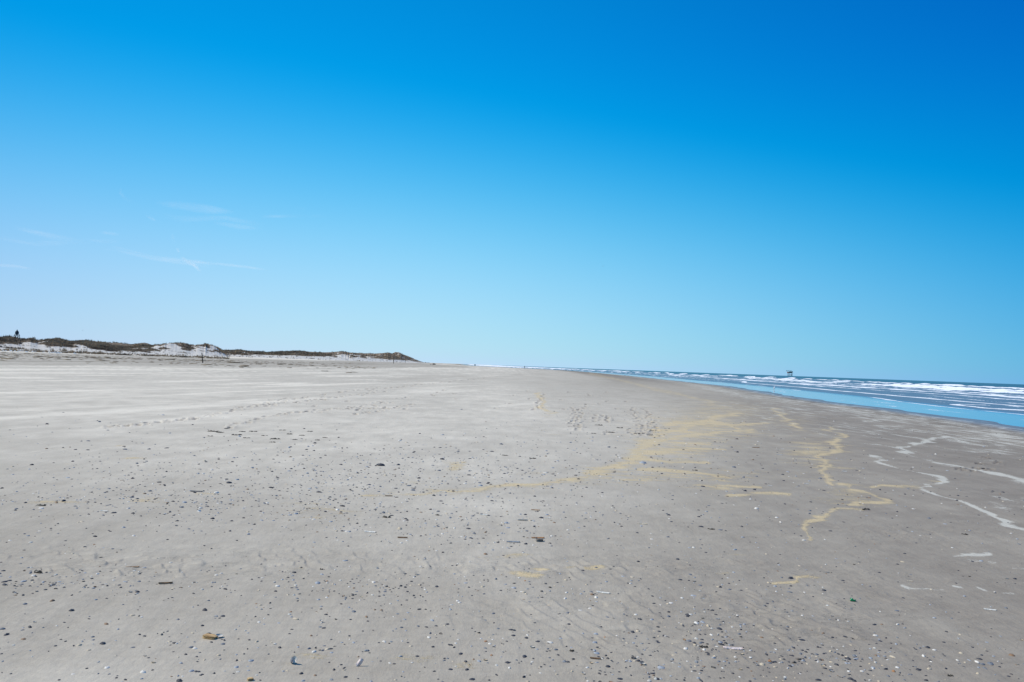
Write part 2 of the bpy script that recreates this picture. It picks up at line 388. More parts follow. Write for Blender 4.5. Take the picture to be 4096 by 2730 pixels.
for e_ in ((2260,2310,120,12,.3),(600,2110+260,60,8,.42),(940,2445,50,10,.45),(550,2635,60,10,.45),(1180,2380,60,10,.4),(3020,2345,40,14,.42),(3290,2610,60,22,.42),(2900,2050,50,10,.4),(2900,2120,40,12,.4)):
    cream = np.maximum(cream, ell(px, py, *e_))

px, py = px0, py0
rip = np.full(X.shape, .12)
for e_ in ((700,2255,1000,70,1.0),(3050,2500,900,190,.95),(2300,2430,700,110,.6),(2400,2270,1100,50,.9),(3500,2300,900,60,.55),(3400,2140,900,60,.6),(600,1880,900,80,.35)):
    rip = np.maximum(rip, ell(px, py, *e_))
rip *= (1 - .75 * sstep(1250, 1900, 2730 - py + 350))
wet = (1 - sstep(.5, 5.5, d))

# current ripples modelled into the sheet near the camera: steep little lee sides in broken arcs
rk = np.nonzero(front & (Y < 13) & (np.abs(px) < 6000))[0]
xr, yr = X[rk], Y[rk]
ph = (xr * .80 + yr * .60) / .135 + 2.6 * fbm(xr * 1.6, yr * 1.3, 501, 3) + 1.2 * fbm(xr * 6, yr * 5, 503, 2)
sw = ph - np.floor(ph); prof = np.where(sw < .86, sw / .86, (1 - sw) / .14)
pm = sstep(.40, .56, fbm(xr * 2.3, yr * 1.7, 505, 3)) * sstep(.35, .6, vnoise(xr * 7 + ph * .3, yr * 9, 507))
Z[rk] += .013 * prof * pm * np.clip(rip[rk] * 1.3 - .15, 0, 1)
Z[rk] += .0035 * (fbm(xr * 9, yr * 9, 509, 3) - .5) * sstep(0, 1, 1 - yr / 13)
# press the footprints
tp = px2ground(np.array([a for a, b in tracks]), np.array([b for a, b in tracks]))
fpV = []
for (x, y, z) in tp:
    if not np.isfinite(x): continue
    L, W = random.uniform(.09, .12), random.uniform(.06, .08)
    if abs(x / max(y, 1)) < .68 and y < 120:
        dep = .055 if y < 60 else .07; x += random.gauss(0, .06); y += random.gauss(0, .25)
        gsz = (y * y) / (EYE * F) * 1.6                     # spacing of the rows here
        L2 = max(L, gsz * .8)
        k = np.nonzero((np.abs(X - x) < .5) & (np.abs(Y - y) < L2 * 3))[0]
        if len(k) == 0: continue
        q = np.hypot((X[k] - x) / (L * .8), (Y[k] - y) / L2)
        Z[k] += np.where(q < 1, -dep * (1 - q ** 2), .018 * np.exp(-((q - 1.25) / .3) ** 2))
        tone[k] -= .62 * np.clip(1.1 - q, 0, 1)            # damp sand and painted pit shade in the print
tone = np.clip(tone, 0, 1.05)

SAND = sand_material()
nr, nc = len(rad), len(az)
me = grid_mesh('beach_sand', np.stack([X, Y, Z], 1), nr, nc, wrap=True); smooth(me)
for n_, a_ in (('tone', tone), ('tan', tan_), ('cream', cream), ('ripple', rip), ('wet', wet), ('grain', sn)): set_attr(me, n_, a_)
beach = tag(link('beach_sand', me, SAND), kind='structure')
del px, py, A, Rr

# ------------------------------------------------------------------ the sea
def sea_fields(X, Y):
    sx = shore(np.clip(Y, -3000, 9000)); o = X - sx
    wob = (fbm(Y / 45, o / 60, 101, 3) - .5)
    foam = np.zeros(X.shape); h = np.zeros(X.shape)
    # (offset, wander, width, gate period, gate threshold, foam strength, crest height)
    bands = [(10, 7, .5, 40, .12, .62, .02), (16, 6, .45, 50, .38, .75, .03), (22, 9, .9, 60, .25, .9, .05), (28, 8, .5, 40, .42, .7, .03), (34, 9, .9, 50, .35, .8, .06),
             (43, 8, 2.4, 70, .16, 1.0, .22), (57, 10, 1.6, 60, .35, .9, .18), (74, 14, 4.0, 60, .38, 1.1, .55), (96, 16, 3.2, 55, .40, 1.1, .7),
             (128, 18, 2.8, 70, .46, 1.0, .6), (165, 20, 4.8, 80, .33, 1.15, .85), (205, 24, 5, 90, .55, .9, .6), (262, 30, 8, 110, .66, .9, .6), (330, 30, 6, 90, .78, .8, .5)]
    for i, (oc, wd, wi, gp_, gt, st, ch) in enumerate(bands):
        c = oc + wd * (fbm(Y / 70 + i * 7.7, Y * 0 + i, 110 + i, 3) - .5) * 1.6
        q = o - c
        gate = sstep(gt - .12, gt + .12, fbm(Y / gp_ + i * 3.1, q / 80, 130 + i, 3))
        foam_b = np.where(q < 0, np.exp(-(q / (wi * 1.5)) ** 2), np.exp(-(q / (wi * .55)) ** 2))
        foam = np.maximum(foam, foam_b * gate * st)
        h = np.maximum(h, ch * np.exp(-(q / (wi * .9 + 1.5)) ** 2) * (.35 + .65 * gate) * (.6 + .8 * vnoise(Y / 3.3, q / 5, 150 + i)))
    lace = fbm(X / 3.1, Y / 7.5, 160, 5, .62)
    zone = sstep(34, 44, o) * (1 - sstep(175, 260, o))
    foam = np.maximum(foam, np.clip((lace - .585) * 3.4, 0, .75) * zone)
    zl = sstep(14, 22, o) * (1 - sstep(34, 44, o))
    foam = np.maximum(foam, np.clip((lace - .60) * 3.0, 0, .55) * zl)
    foam *= .40 + 1.15 * fbm(X / 3.2, Y / 9, 170, 5, .62)
    far = sstep(600, 1500, Y) * sstep(8, 30, o) * (1 - sstep(240, 330, o))
    foam = np.maximum(foam, far * (.42 + .6 * fbm(X / 9, Y / 60, 175, 3)))
    # swash lobe running up at the right
    g = np.hypot((X - 47) / 5.0, (Y - 72) / 7.5) + .35 * (fbm(X / 2, Y / 3, 180, 3) - .5)
    lob = np.exp(-((g - 1) / .10) ** 2) * (X < 47.5 + .0 * Y); foam = np.maximum(foam, lob * .95)
    foam = np.maximum(foam, (g < 1) * np.clip(lace - .42, 0, 1) * 2.0)
    mirror = 1 - sstep(7.0, 12.0, o + 3 * wob)
    fl = fbm(X / .9, Y / 7, 190, 4, .6)
    foam = np.maximum(foam, mirror * sstep(.5, 2.5, o) * np.clip((fl - .585) * 4.5, 0, .5))
    chop = (fbm(X / 2.2, Y / 3.0, 195, 4, .6) - .5) * .22 * sstep(12, 60, o)
    swell = .16 * np.sin(o / 5.2 + 5 * fbm(Y / 60, o / 50, 197, 2)) * sstep(40, 140, o)
    return o, np.clip(foam, 0, 1), mirror, h + chop + swell
dys = np.concatenate([np.arange(760, 180, -4.0), np.arange(180, 60, -.8), np.arange(60, .5, -.42)])
rs = np.concatenate([(EYE - SEA) * F / dys, [16000, 22000, 35000, 60000]])
azs = np.radians(np.concatenate([np.linspace(-8, 37.5, 760), np.linspace(37.5, 200, 40)[1:]]))
A, Rr = np.meshgrid(azs, rs)
dsc = 1 / np.cos(np.clip(A, -.67, .67))
X = (np.sin(A) * Rr * dsc).ravel(); Y = (np.cos(A) * Rr * dsc).ravel()
o, foam, mirror, hh = sea_fields(X, Y)
hh = np.where(np.hypot(X, Y) > 1500, hh * .4, hh) * (np.hypot(X, Y) < 7000)
Z = SEA + np.where(o > 0, hh, 0) - np.where(o < -4, 1.5, 0)
def water_material():
    m = mat('sea_water'); t = NT(m)
    pos = t.n('ShaderNodeNewGeometry').outputs['Position']
    foam = t.attr('foam'); mir = t.attr('mirror'); off = t.attr('offshore')
    n1 = t.noise(t.mapping(pos, (1, .35, 1)), .55, 7, .66); n2 = t.noise(t.mapping(pos, (1, .4, 1)), 5.5, 5, .62)
    fm = t.m('ADD', foam, t.m('MULTIPLY', t.m('SUBTRACT', n1, .5), .9)); fm = t.m('ADD', fm, t.m('MULTIPLY', t.m('SUBTRACT', n2, .5), .35)); fm = t.mr(fm, .44, .62)
    fm = t.m('MULTIPLY', fm, t.mr(foam, .02, .2))
    deep = t.mix(t.mr(off, 40, 320), (.155, .195, .205), (.040, .115, .118))
    deep = t.mix(t.mr(n1, .45, .7, 0, .35), deep, (.12, .13, .10))
    deep = t.mix(mir, deep, (.10, .13, .15))
    hgt = t.m('MULTIPLY', t.m('ADD', t.m('MULTIPLY', n1, .22), t.m('MULTIPLY', n2, .05)), t.m('SUBTRACT', 1.0, t.m('MULTIPLY', mir, .985)))
    bp = t.n('ShaderNodeBump', {'Height': hgt, 'Strength': 1.0, 'Distance': 1.0}).outputs[0]
    dif = t.n('ShaderNodeBsdfDiffuse', {'Color': deep, 'Normal': bp}).outputs[0]
    gl = t.n('ShaderNodeBsdfGlossy', {'Color': t.mix(mir, (.58, .80, .86), (.97, .97, 1.0)), 'Roughness': t.mr(mir, 0, 1, .25, .06), 'Normal': bp}).outputs[0]
    wat = t.n('ShaderNodeMixShader', {0: t.mr(mir, 0, 1, .40, .90, False), 1: dif, 2: gl}).outputs[0]
    fcol = t.mix(t.mr(n2, .3, .7), (.88, .90, .92), (.70, .74, .78))
    fd = t.n('ShaderNodeBsdfDiffuse', {'Color': fcol, 'Normal': t.n('ShaderNodeBump', {'Height': n2, 'Strength': .5, 'Distance': .15}).outputs[0]}).outputs[0]
    t.out(t.n('ShaderNodeMixShader', {0: fm, 1: wat, 2: fd}).outputs[0]); return m
me = grid_mesh('sea', np.stack([X, Y, Z], 1), len(rs), len(azs)); smooth(me)
for n_, a_ in (('foam', foam), ('mirror', mirror), ('offshore', o)): set_attr(me, n_, a_)
tag(link('sea', me, water_material()), kind='structure')

# ------------------------------------------------------------------ dunes
def hz(x): return 1463.8 + (x - 2048) * math.tan(ROLL)
def t_of(x):                                   # X/Y of an image column near the horizon
    d_ = ray(np.atleast_1d(x), np.atleast_1d(hz(np.asarray(x, float)))); return d_[:, 0] / d_[:, 1]
NEAR = np.array([(-700,1338),(-500,1330),(-350,1345),(-200,1338),(-80,1345),(0,1349),(30,1345),(50,1348),(70,1352),(90,1356),(103,1354),(120,1349),(135,1355),(150,1360),(175,1357),(205,1353),(240,1353),(270,1362),(285,1365),(320,1358),(360,1362),(400,1365),(440,1369),(480,1370),(510,1376),(540,1374),(575,1369),(590,1372),(610,1380),(640,1377),(670,1372),(700,1370),(740,1370),(760,1378),(775,1379),(800,1376),(825,1374),(850,1379),(872,1388),(890,1402),(903,1413),(915,1422)], float)
FAR = np.array([(700,1396),(800,1399),(880,1399),(930,1402),(960,1399),(1000,1404),(1080,1408),(1120,1405),(1180,1403),(1210,1403),(1260,1407),(1300,1408),(1330,1407),(1365,1404),(1400,1409),(1460,1412),(1500,1413),(1530,1411),(1555,1409),(1566,1413),(1580,1407),(1595,1408),(1610,1416),(1640,1427),(1660,1436),(1680,1444),(1697,1449),(1720,1453)], float)
def dune_material():
    m = mat('dune_sand'); t = NT(m)
    pos = t.n('ShaderNodeNewGeometry').outputs['Position']; veg = t.attr('veg')
    n1 = t.noise(pos, .5, 6, .65); n2 = t.noise(pos, 2.5, 5, .65)
    sand = t.mix(t.mr(n1, .3, .7), (.62, .585, .53), (.52, .49, .44))
    v = t.mix(t.mr(n2, .35, .65), (.27, .21, .15), (.12, .095, .075))
    f = t.mr(t.m('ADD', veg, t.m('MULTIPLY', t.m('SUBTRACT', n2, .5), .9)), .38, .58)
    bp = t.n('ShaderNodeBump', {'Height': n2, 'Strength': .6, 'Distance': .35}).outputs[0]
    t.out(t.n('ShaderNodeBsdfPrincipled', {'Base Color': t.mix(f, sand, v), 'Roughness': .95, 'Specular IOR Level': .05, 'Normal': bp}).outputs[0]); return m
DUNE = dune_material()
def make_dunes(name, sky_pts, xf, x0, x1, seed, back, hill, lab):
    cols = np.arange(x0, x1, 1.6); t = t_of(cols); ns = 120
    s = np.concatenate([np.linspace(-.03, .45, 90), np.linspace(.45, back, 31)[1:]]); ns = len(s)
    Yf = xf(cols) / t
    T, S = np.meshgrid(t, s); YF = np.broadcast_to(Yf, T.shape)
    YY = YF * (1 + S); XX = T * YY
    base = ground(XX.ravel(), YY.ravel()).reshape(T.shape)
    n = fbm(XX / hill, YY / (hill * 1.5), seed, 5, .48); rd = 1 - np.abs(2 * fbm(XX / (hill * 1.3), YY / (hill * 1.9), seed + 9, 4, .5) - 1)
    gul = fbm(XX / 7, YY / 22, seed + 19, 3)
    shape = (.30 + .75 * n * rd * 1.5 + .16 * (gul - .5)) * sstep(-.01 + .05 * gul, .22 + .10 * n, S)
    shape = shape * (1 - .10 * sstep(.45, 1.0, S)) + .012 * (S > 0)
    E = np.interp(cols, sky_pts[:, 0], hz(sky_pts[:, 0]) - sky_pts[:, 1]) - 2.0 * 1
    target = np.maximum(E, .2) / F
    # scale every column so that its highest angle is the skyline of the photograph
    lo = np.zeros(len(cols)); hi = np.full(len(cols), 260.)
    for _ in range(30):
        mid = (lo + hi) / 2
        ang = ((base + shape * mid[None] * (YY / YF) - EYE) / YY).max(0)
        hi = np.where(ang > target, mid, hi); lo = np.where(ang > target, lo, mid)
    kk = np.convolve(np.pad(mid, 2, 'edge'), np.ones(5) / 5, 'valid')
    ZZ = base + shape * mid[None] * (YY / YF) - .05
    V = np.stack([XX, YY, ZZ], -1).reshape(-1, 3)
    px, py = project(V[:, 0], V[:, 1], V[:, 2])
    return cols, s, V, px, py, (XX, YY, ZZ, YF, S)
def veg_near(px, py, X, Y, S):
    n = fbm(X / 7, Y / 10, 301, 5, .55)
    v = .08 + 2.6 * (n - .44) + .55 * sstep(.02, .13, S)
    for x, y, rx, ry, a in ((690,1385,40,13,-1.0),(720,1398,30,9,-.8),(850,1388,18,12,-.9),(835,1400,28,8,-.9),(800,1396,30,9,-.9),(770,1392,14,8,-.7),(628,1392,14,9,-1.0),(130,1377,55,9,-1.0),(30,1384,34,7,-.8),(230,1392,40,5,-.7),(330,1391,26,6,-.8),(580,1396,20,5,-.5),(450,1372,18,3,-.35),(870,1414,30,7,-.8),(560,1381,12,3,-.4),
                           (60,1374,16,8,.9),(245,1373,60,14,.7),(400,1378,90,14,.6),(540,1385,60,12,.5),(760,1390,20,13,.7),(735,1398,14,8,.6),(805,1404,14,6,.5),(885,1404,12,14,.7),(430,1394,90,5,.9),(560,1402,70,5,.6),(15,1365,30,10,.4),(500,1400,100,4,.7)):
        v = v + a * np.clip(1.2 - np.hypot((px - x) / rx, (py - y) / ry), 0, 1)
    ln = np.interp(px, [-400, 0, 90, 200, 300, 400, 600, 680, 800, 915], [1380, 1384, 1373, 1386, 1390, 1396, 1403, 1398, 1404, 1420])
    v = v - .75 * sstep(ln - 3, ln + 3, py) * (1 - .9 * ((px > 325) & (px < 640) & (py < ln + 9)))
    return np.clip(v, 0, 1.2)
def veg_far(px, py, X, Y, S):
    n = fbm(X / 14, Y / 22, 401, 5, .55)
    v = .04 + 2.6 * (n - .44) + .75 * sstep(.05, .17, S)
    for x, y, rx, ry, a in ((1375,1425,30,8,-.6),(1480,1430,26,6,-.6),(1350,1412,6,6,-.8),(1616,1431,8,3,-.9),(1655,1440,20,6,-.5),(1590,1412,14,4,-.4),(1590,1432,60,12,.5),(1180,1412,60,8,.4),(1270,1420,30,7,.6)):
        v = v + a * np.clip(1.2 - np.hypot((px - x) / rx, (py - y) / ry), 0, 1)
    ln = np.interp(px, [700, 880, 1000, 1200, 1400, 1500, 1640, 1700], [1410, 1415, 1418, 1424, 1427, 1434, 1444, 1447])
    v = v - .8 * sstep(ln - 3, ln + 3, py)
    return np.clip(v, 0, 1.2)
tuftV = []; tuftC = []
def tufts(V, vegv, n, hmin, hmax, wid, seed, pxx, thr=.40):
    r = np.random.default_rng(seed)
    p = np.clip(vegv - thr, 0, 1) + .016; p = p / p.sum()
    idx = r.choice(len(V), n, p=p); B = V[idx] + np.c_[r.normal(0, .5, n), r.normal(0, 1.2, n), np.full(n, -.08)]
    dark = np.clip(fbm(B[:, 0] / 9, B[:, 1] / 14, seed + 1, 3) * 1.8 - .45 + r.normal(0, .12, n), 0, 1)
    nb = 7
    big = np.where(r.random(n) < .18, 1.7, 1.0)
    hgt = r.uniform(hmin, hmax, n) * (1 - .25 * dark) * big
    for b in range(nb):
        a = r.uniform(0, 6.283, n); rad_ = wid * big * (.25 + .9 * r.random(n)); lean = r.uniform(.1, .55, n)
        c = B + np.c_[np.cos(a) * rad_, np.sin(a) * rad_, np.zeros(n)]
        a2 = r.uniform(0, 6.283, n); hw = wid * big * r.uniform(.18, .34, n)
        p0 = c + np.c_[np.cos(a2) * hw, np.sin(a2) * hw, np.zeros(n)]; p1 = c - np.c_[np.cos(a2) * hw, np.sin(a2) * hw, np.zeros(n)]
        h_ = hgt * r.uniform(.6, 1.0, n)
        tip = c + np.c_[np.cos(a) * lean * h_, np.sin(a) * lean * h_, h_]
        tuftV.append(np.stack([p0, p1, tip], 1).reshape(-1, 3)); tuftC.append(np.repeat(dark, 3))
for nm, pts, xf, x0, x1, seed, back, hill, vf, ntuft in (
        ('dune_ridge', NEAR, lambda c: np.full(len(c), -185.), -620, 914, 201, 1.7, 26., veg_near, 20000),
        ('dune_ridge', FAR, lambda c: np.interp(c, [700, 900, 1300, 1720], [-275., -262, -225, -185]), 720, 1716, 231, .9, 48., veg_far, 15000)):
    cols, s, V, dpx, dpy, G = make_dunes(nm, pts, xf, x0, x1, seed, back, hill, '')
    S = G[4].ravel(); vg = vf(dpx, dpy, V[:, 0], V[:, 1], S)
    me = grid_mesh(nm, V, len(s), len(cols)); smooth(me); set_attr(me, 'veg', vg)
    tag(link(nm, me, DUNE), kind='structure')
    k = (S < .75) & (S > .0)
    sc = 1.0 if seed == 201 else 1.9
    tufts(V[k], vg[k] * (1 if seed == 201 else 1), ntuft, .45 * sc, 1.05 * sc, .42 * sc, seed + 50, None)
# scattered young tufts on the dune foot
r_ = np.random.default_rng(5)
fx = r_.uniform(-100, 905, 900); fy = hz(fx) + 9 + np.abs(r_.normal(0, 4.0, 900)) * -1 + 6
P = px2ground(fx, np.maximum(fy, hz(fx) + 5.5)); P = P[np.isfinite(P[:, 0])]; P = P[P[:, 1] < 900]
tufts(P, np.ones(len(P)), 900, .4, .9, .45, 77, None)
def grass_material():
    m = mat('dune_grass'); t = NT(m); a = t.attr('dark'); pos = t.n('ShaderNodeNewGeometry').outputs['Position']
    n = t.noise(pos, .35, 3, .6)
    c = t.mix(t.mr(n, .35, .65), (.44, .325, .20), (.28, .21, .145)); c = t.mix(a, c, (.07, .055, .048))
    di = t.n('ShaderNodeBsdfDiffuse', {'Color': c}).outputs[0]; tr = t.n('ShaderNodeBsdfTranslucent', {'Color': c}).outputs[0]
    t.out(t.n('ShaderNodeMixShader', {0: .2, 1: di, 2: tr}).outputs[0]); return m
V = np.concatenate(tuftV); me = bpy.data.meshes.new('marram_grass')
tri_mesh(me, V, np.arange(len(V)).reshape(-1, 3)); set_attr(me, 'dark', np.concatenate(tuftC))
tag(link('marram_grass', me, grass_material()), kind='stuff', label='brown and straw coloured marram grass and scrub growing all over the dunes', cat='grass')
#PART2
# ------------------------------------------------------------------ small meshes
def bm_obj(name, bm, m, parent=None, sm=True):
    me = bpy.data.meshes.new(name); bm.to_mesh(me); bm.free()
    if sm: smooth(me)
    return link(name, me, m, parent)
def thing(name, loc, rot=(0, 0, 0), sc=1.0):
    o = bpy.data.objects.new(name, None); COL.objects.link(o); o.empty_display_size = .1
    o.location = loc; o.rotation_euler = rot; o.scale = (sc, sc, sc); return o
def box(bm, c, s, rot=None, bev=0.0):
    r = bmesh.ops.create_cube(bm, size=1.0); vs = r['verts']
    for v in vs: v.co = Vector((v.co.x * s[0], v.co.y * s[1], v.co.z * s[2]))
    if bev: 
        es = list({e for v in vs for e in v.link_edges}); rb = bmesh.ops.bevel(bm, geom=es, offset=bev, segments=1, affect='EDGES'); vs = rb['verts']
    for v in vs:
        if rot is not None: v.co = rot @ v.co
        v.co += Vector(c)
def tube(bm, pts, rads, seg=8, caps=True):
    rings = []
    n = len(pts); P = [Vector(p) for p in pts]
    for i in range(n):
        t = (P[min(i + 1, n - 1)] - P[max(i - 1, 0)]).normalized()
        a = t.orthogonal().normalized() if i == 0 else (a - t * a.dot(t)).normalized()
        b = t.cross(a)
        rr = rads[i] if hasattr(rads, '__len__') else rads
        ra, rb = rr if hasattr(rr, '__len__') else (rr, rr)
        rings.append([bm.verts.new(P[i] + a * math.cos(k / seg * 6.28318) * ra + b * math.sin(k / seg * 6.28318) * rb) for k in range(seg)])
    for i in range(n - 1):
        for k in range(seg): bm.faces.new((rings[i][k], rings[i][(k + 1) % seg], rings[i + 1][(k + 1) % seg], rings[i + 1][k]))
    if caps:
        bm.faces.new(rings[0][::-1]); bm.faces.new(rings[-1])

# valves: domed fan (cockle), wedge (mussel), long gutter (razor)
def cockle_mesh(name, seed, wide=1.0, deep=.42, up=False):
    r = random.Random(seed); nu, nv = 18, 8; V = []; Fc = []
    chip = r.random() < .35; ca = r.uniform(0, 6.28)
    for layer in (0, 1):
        th = -.035 * layer
        for i in range(nv + 1):
            f = i / nv
            for j in range(nu):
                a = j / nu * 6.28318
                rr = (.5 + .02 * math.sin(3 * a + seed)) * f
                if chip and i == nv: rr *= 1 - .22 * max(0, math.cos(a - ca)) ** 6
                rib = 1 + (.035 * (1 if j % 2 else -1) if f > .25 else 0)
                x = rr * wide * math.cos(a); y = rr * (.86 if math.sin(a) > 0 else 1.0) * math.sin(a)
                bx = 0.10 * (1 - f)                                     # umbo shifted to the hinge
                z = deep * max(0.0, 1 - f ** 2.1) ** .8 * rib + th * (1 if f < 1 else 0)
                V.append((x, y + bx * 1.6, max(z, -.01) if not up else z))
    def idx(l, i, j): return l * (nv + 1) * nu + i * nu + j % nu
    for l in (0, 1):
        for i in range(nv):
            for j in range(nu):
                q = (idx(l, i, j), idx(l, i, j + 1), idx(l, i + 1, j + 1), idx(l, i + 1, j))
                Fc.append(q if l == 0 else q[::-1])
    for j in range(nu): Fc.append((idx(0, nv, j), idx(0, nv, j + 1), idx(1, nv, j + 1), idx(1, nv, j)))
    if up: V = [(x, y, deep * .96 - z + .02) for x, y, z in V]; Fc = [f[::-1] for f in Fc]
    me = bpy.data.meshes.new(name); me.from_pydata(V, [], Fc); me.validate(); smooth(me); return me
def mussel_mesh(name, seed, up=False):
    r = random.Random(seed); nl, nc_ = 12, 8; V = []; Fc = []
    for l in (0, 1):
        for i in range(nl + 1):
            f = i / nl; w_ = .27 * math.sin(math.pi * min(1, f ** .62)) ** .7 + .004; h_ = .22 * math.sin(math.pi * f ** .8) ** .8
            for k in range(nc_ + 1):
                a = k / nc_ * math.pi
                V.append((f - .5, w_ * math.cos(a) + .09 * math.sin(f * 3.1) , (h_ - l * .025) * math.sin(a) * (1 if not up else -1) + (.22 if up else 0)))
    W = nc_ + 1
    for l in (0, 1):
        for i in range(nl):
            for k in range(nc_):
                b = l * (nl + 1) * W; q = (b + i * W + k, b + i * W + k + 1, b + (i + 1) * W + k + 1, b + (i + 1) * W + k); Fc.append(q if l else q[::-1])
    me = bpy.data.meshes.new(name); me.from_pydata(V, [], Fc); me.validate(); smooth(me); return me
def razor_mesh(name, seed, up=False, length=1.0, broken=False):
    r = random.Random(seed); nl, nc_ = 14, 7; V = []; Fc = []; W = nc_ + 1
    for l in (0, 1):
        for i in range(nl + 1):
            f = i / nl; x = (f - .5) * length; bend = .10 * (f - .5) ** 2 * length
            w_ = .070 * (1 if 0 < i < nl else .8)
            for k in range(nc_ + 1):
                a = k / nc_ * math.pi; jag = (r.uniform(-.05, .05) if broken and i == nl else 0) if l == 0 else 0
                V.append((x + jag, w_ * math.cos(a) + bend, (.050 - l * .012) * math.sin(a) * (-1 if up else 1) + (.052 if up else 0)))
    for l in (0, 1):
        for i in range(nl):
            for k in range(nc_):
                b = l * (nl + 1) * W; q = (b + i * W + k, b + i * W + k + 1, b + (i + 1) * W + k + 1, b + (i + 1) * W + k); Fc.append(q if l else q[::-1])
    me = bpy.data.meshes.new(name); me.from_pydata(V, [], Fc); me.validate(); smooth(me); return me
def shell_mat(name, c1, c2, rough=.45):
    m = mat(name); t = NT(m); tc = t.n('ShaderNodeTexCoord').outputs['Object']
    wv = t.n('ShaderNodeTexWave', {'Vector': tc, 'Scale': 5.0, 'Distortion': 2.5, 'Detail': 2.0}, wave_type='RINGS').outputs[1]
    oi = t.n('ShaderNodeObjectInfo').outputs['Random']
    c = t.mix(t.mr(wv, .3, .8), c1, c2); c = t.mix(t.m('MULTIPLY', oi, .35), c, tuple(.5 * (a + b) * .7 for a, b in zip(c1, c2)))
    t.out(t.n('ShaderNodeBsdfPrincipled', {'Base Color': c, 'Roughness': rough, 'Specular IOR Level': .4, 'Normal': t.n('ShaderNodeBump', {'Height': wv, 'Strength': .35, 'Distance': .03}).outputs[0]}).outputs[0]); return m
MATS = {'white': shell_mat('white_shell', (.72, .68, .61), (.50, .46, .40)), 'cream': shell_mat('cream_shell', (.76, .64, .46), (.58, .44, .29)),
        'blue grey': shell_mat('grey_shell', (.40, .405, .41), (.20, .205, .21)), 'dark slate': shell_mat('slate_shell', (.10, .10, .105), (.035, .035, .04)),
        'orange brown': shell_mat('brown_shell', (.50, .25, .10), (.28, .13, .06)), 'brown': shell_mat('horn_shell', (.42, .25, .13), (.20, .11, .055)),
        'pinkish white': shell_mat('pink_shell', (.80, .66, .60), (.62, .46, .38))}
CK = [cockle_mesh('cockle_valve', 1), cockle_mesh('cockle_valve', 2, 1.15, .36), cockle_mesh('cockle_valve', 5, 1.08, .48)]
CU = [cockle_mesh('cockle_cup', 3, 1.05, .36, True), cockle_mesh('cockle_cup', 8, 1.2, .30, True)]
MU = [mussel_mesh('mussel_valve', 1), mussel_mesh('mussel_cup', 2, True)]
RZ = [razor_mesh('razor_valve', 1), razor_mesh('razor_valve', 2, True), razor_mesh('razor_piece', 4, False, .6, True)]
_variants = {}
def with_mat(me, key):
    k_ = (me.name, key)
    if k_ not in _variants:
        m2 = me.copy(); m2.materials.clear(); m2.materials.append(MATS[key]); _variants[k_] = m2
    return _variants[k_]

# where shells lie, as a density over the picture of the foreground
def dens(x, y):
    g = lambda cx, cy, sx, sy, a: a * np.exp(-((x - cx) / sx) ** 2 - ((y - cy) / sy) ** 2)
    v = .16 + g(250, 2320, 330, 38, 2.6) + g(800, 2330, 420, 50, .8) + g(1500, 2370, 260, 60, 1.5) + g(1850, 2330, 500, 60, .7)
    v += g(2950, 2430, 330, 110, 1.3) + g(3050, 2630, 480, 90, 1.3) + g(2450, 2600, 500, 110, .8) + g(1950, 2120, 420, 70, 1.3)
    v += g(700, 2010, 750, 45, 2.2) + g(1500, 2080, 500, 70, 1.0) + g(3600, 2640, 400, 80, .7) + g(2200, 2400, 600, 120, .35) + g(1750, 2500, 300, 60, .4)
    return v * (1 - .75 * np.exp(-((x - 300) / 500) ** 2 - ((y - 2690) / 90) ** 2)) * (1 - .6 * np.exp(-((x - 3850) / 330) ** 2 - ((y - 2420) / 160) ** 2))
def sample(n, ylo, yhi, fn, mx, power=1.0, x0=-60, x1=4156):
    xs, ys = [], []
    while len(xs) < n:
        x = rng.uniform(x0, x1, 4000); y = ylo + (yhi - ylo) * rng.random(4000) ** power
        k = rng.random(4000) < fn(x, y) / mx; xs += list(x[k]); ys += list(y[k])
    return np.array(xs[:n]), np.array(ys[:n])
sx_, sy_ = sample(430, 2060, 2745, dens, 3.2)
P = px2ground(sx_, sy_)
sizes = np.clip(rng.lognormal(math.log(.0185), .24, len(P)), .010, .024)
proj_size = sizes / P[:, 1]
order = np.argsort(-proj_size)
def zone(x, y):
    if y < 2150: return 'in the far band of shells across the beach'
    if x < 1366: return 'in the left foreground'
    if x < 2732: return 'in the middle foreground'
    return 'in the right foreground'
n_ck = n_mu = 0
for q in order:
    x, y, z = P[q]
    if not np.isfinite(x): continue
    u = random.random()
    if u < .74 and n_ck < 288:
        up = random.random() < .22
        key = random.choices(['white', 'cream', 'blue grey', 'dark slate', 'orange brown'], [24, 22, 30, 20, 4])[0]
        me = with_mat(random.choice(CU if up else CK), key)
        o = bpy.data.objects.new('cockle_shell', me); n_ck += 1; s_ = sizes[q] * 1.1
        tag(o, 'small %s cockle shell, %s up, %s' % (key, 'hollow' if up else 'dome', zone(sx_[q], sy_[q])), 'shell', 'cockle shells scattered over the wet grey sand')
    elif n_mu < 140:
        up = random.random() < .4
        key = random.choices(['dark slate', 'blue grey', 'brown'], [60, 25, 15])[0]
        me = with_mat(MU[1 if up else 0], key)
        o = bpy.data.objects.new('mussel_shell', me); n_mu += 1; s_ = sizes[q] * 1.35
        tag(o, 'narrow %s mussel shell, %s up, %s' % (key, 'hollow' if up else 'dome', zone(sx_[q], sy_[q])), 'shell', 'mussel shells scattered over the wet grey sand')
    else: continue
    COL.objects.link(o); o.location = (x, y, z - .003 * s_ / .03)
    o.scale = (s_, s_, s_ * random.uniform(.7, 1.1)); o.rotation_euler = (random.gauss(0, .16), random.gauss(0, .16), random.uniform(0, 6.28))

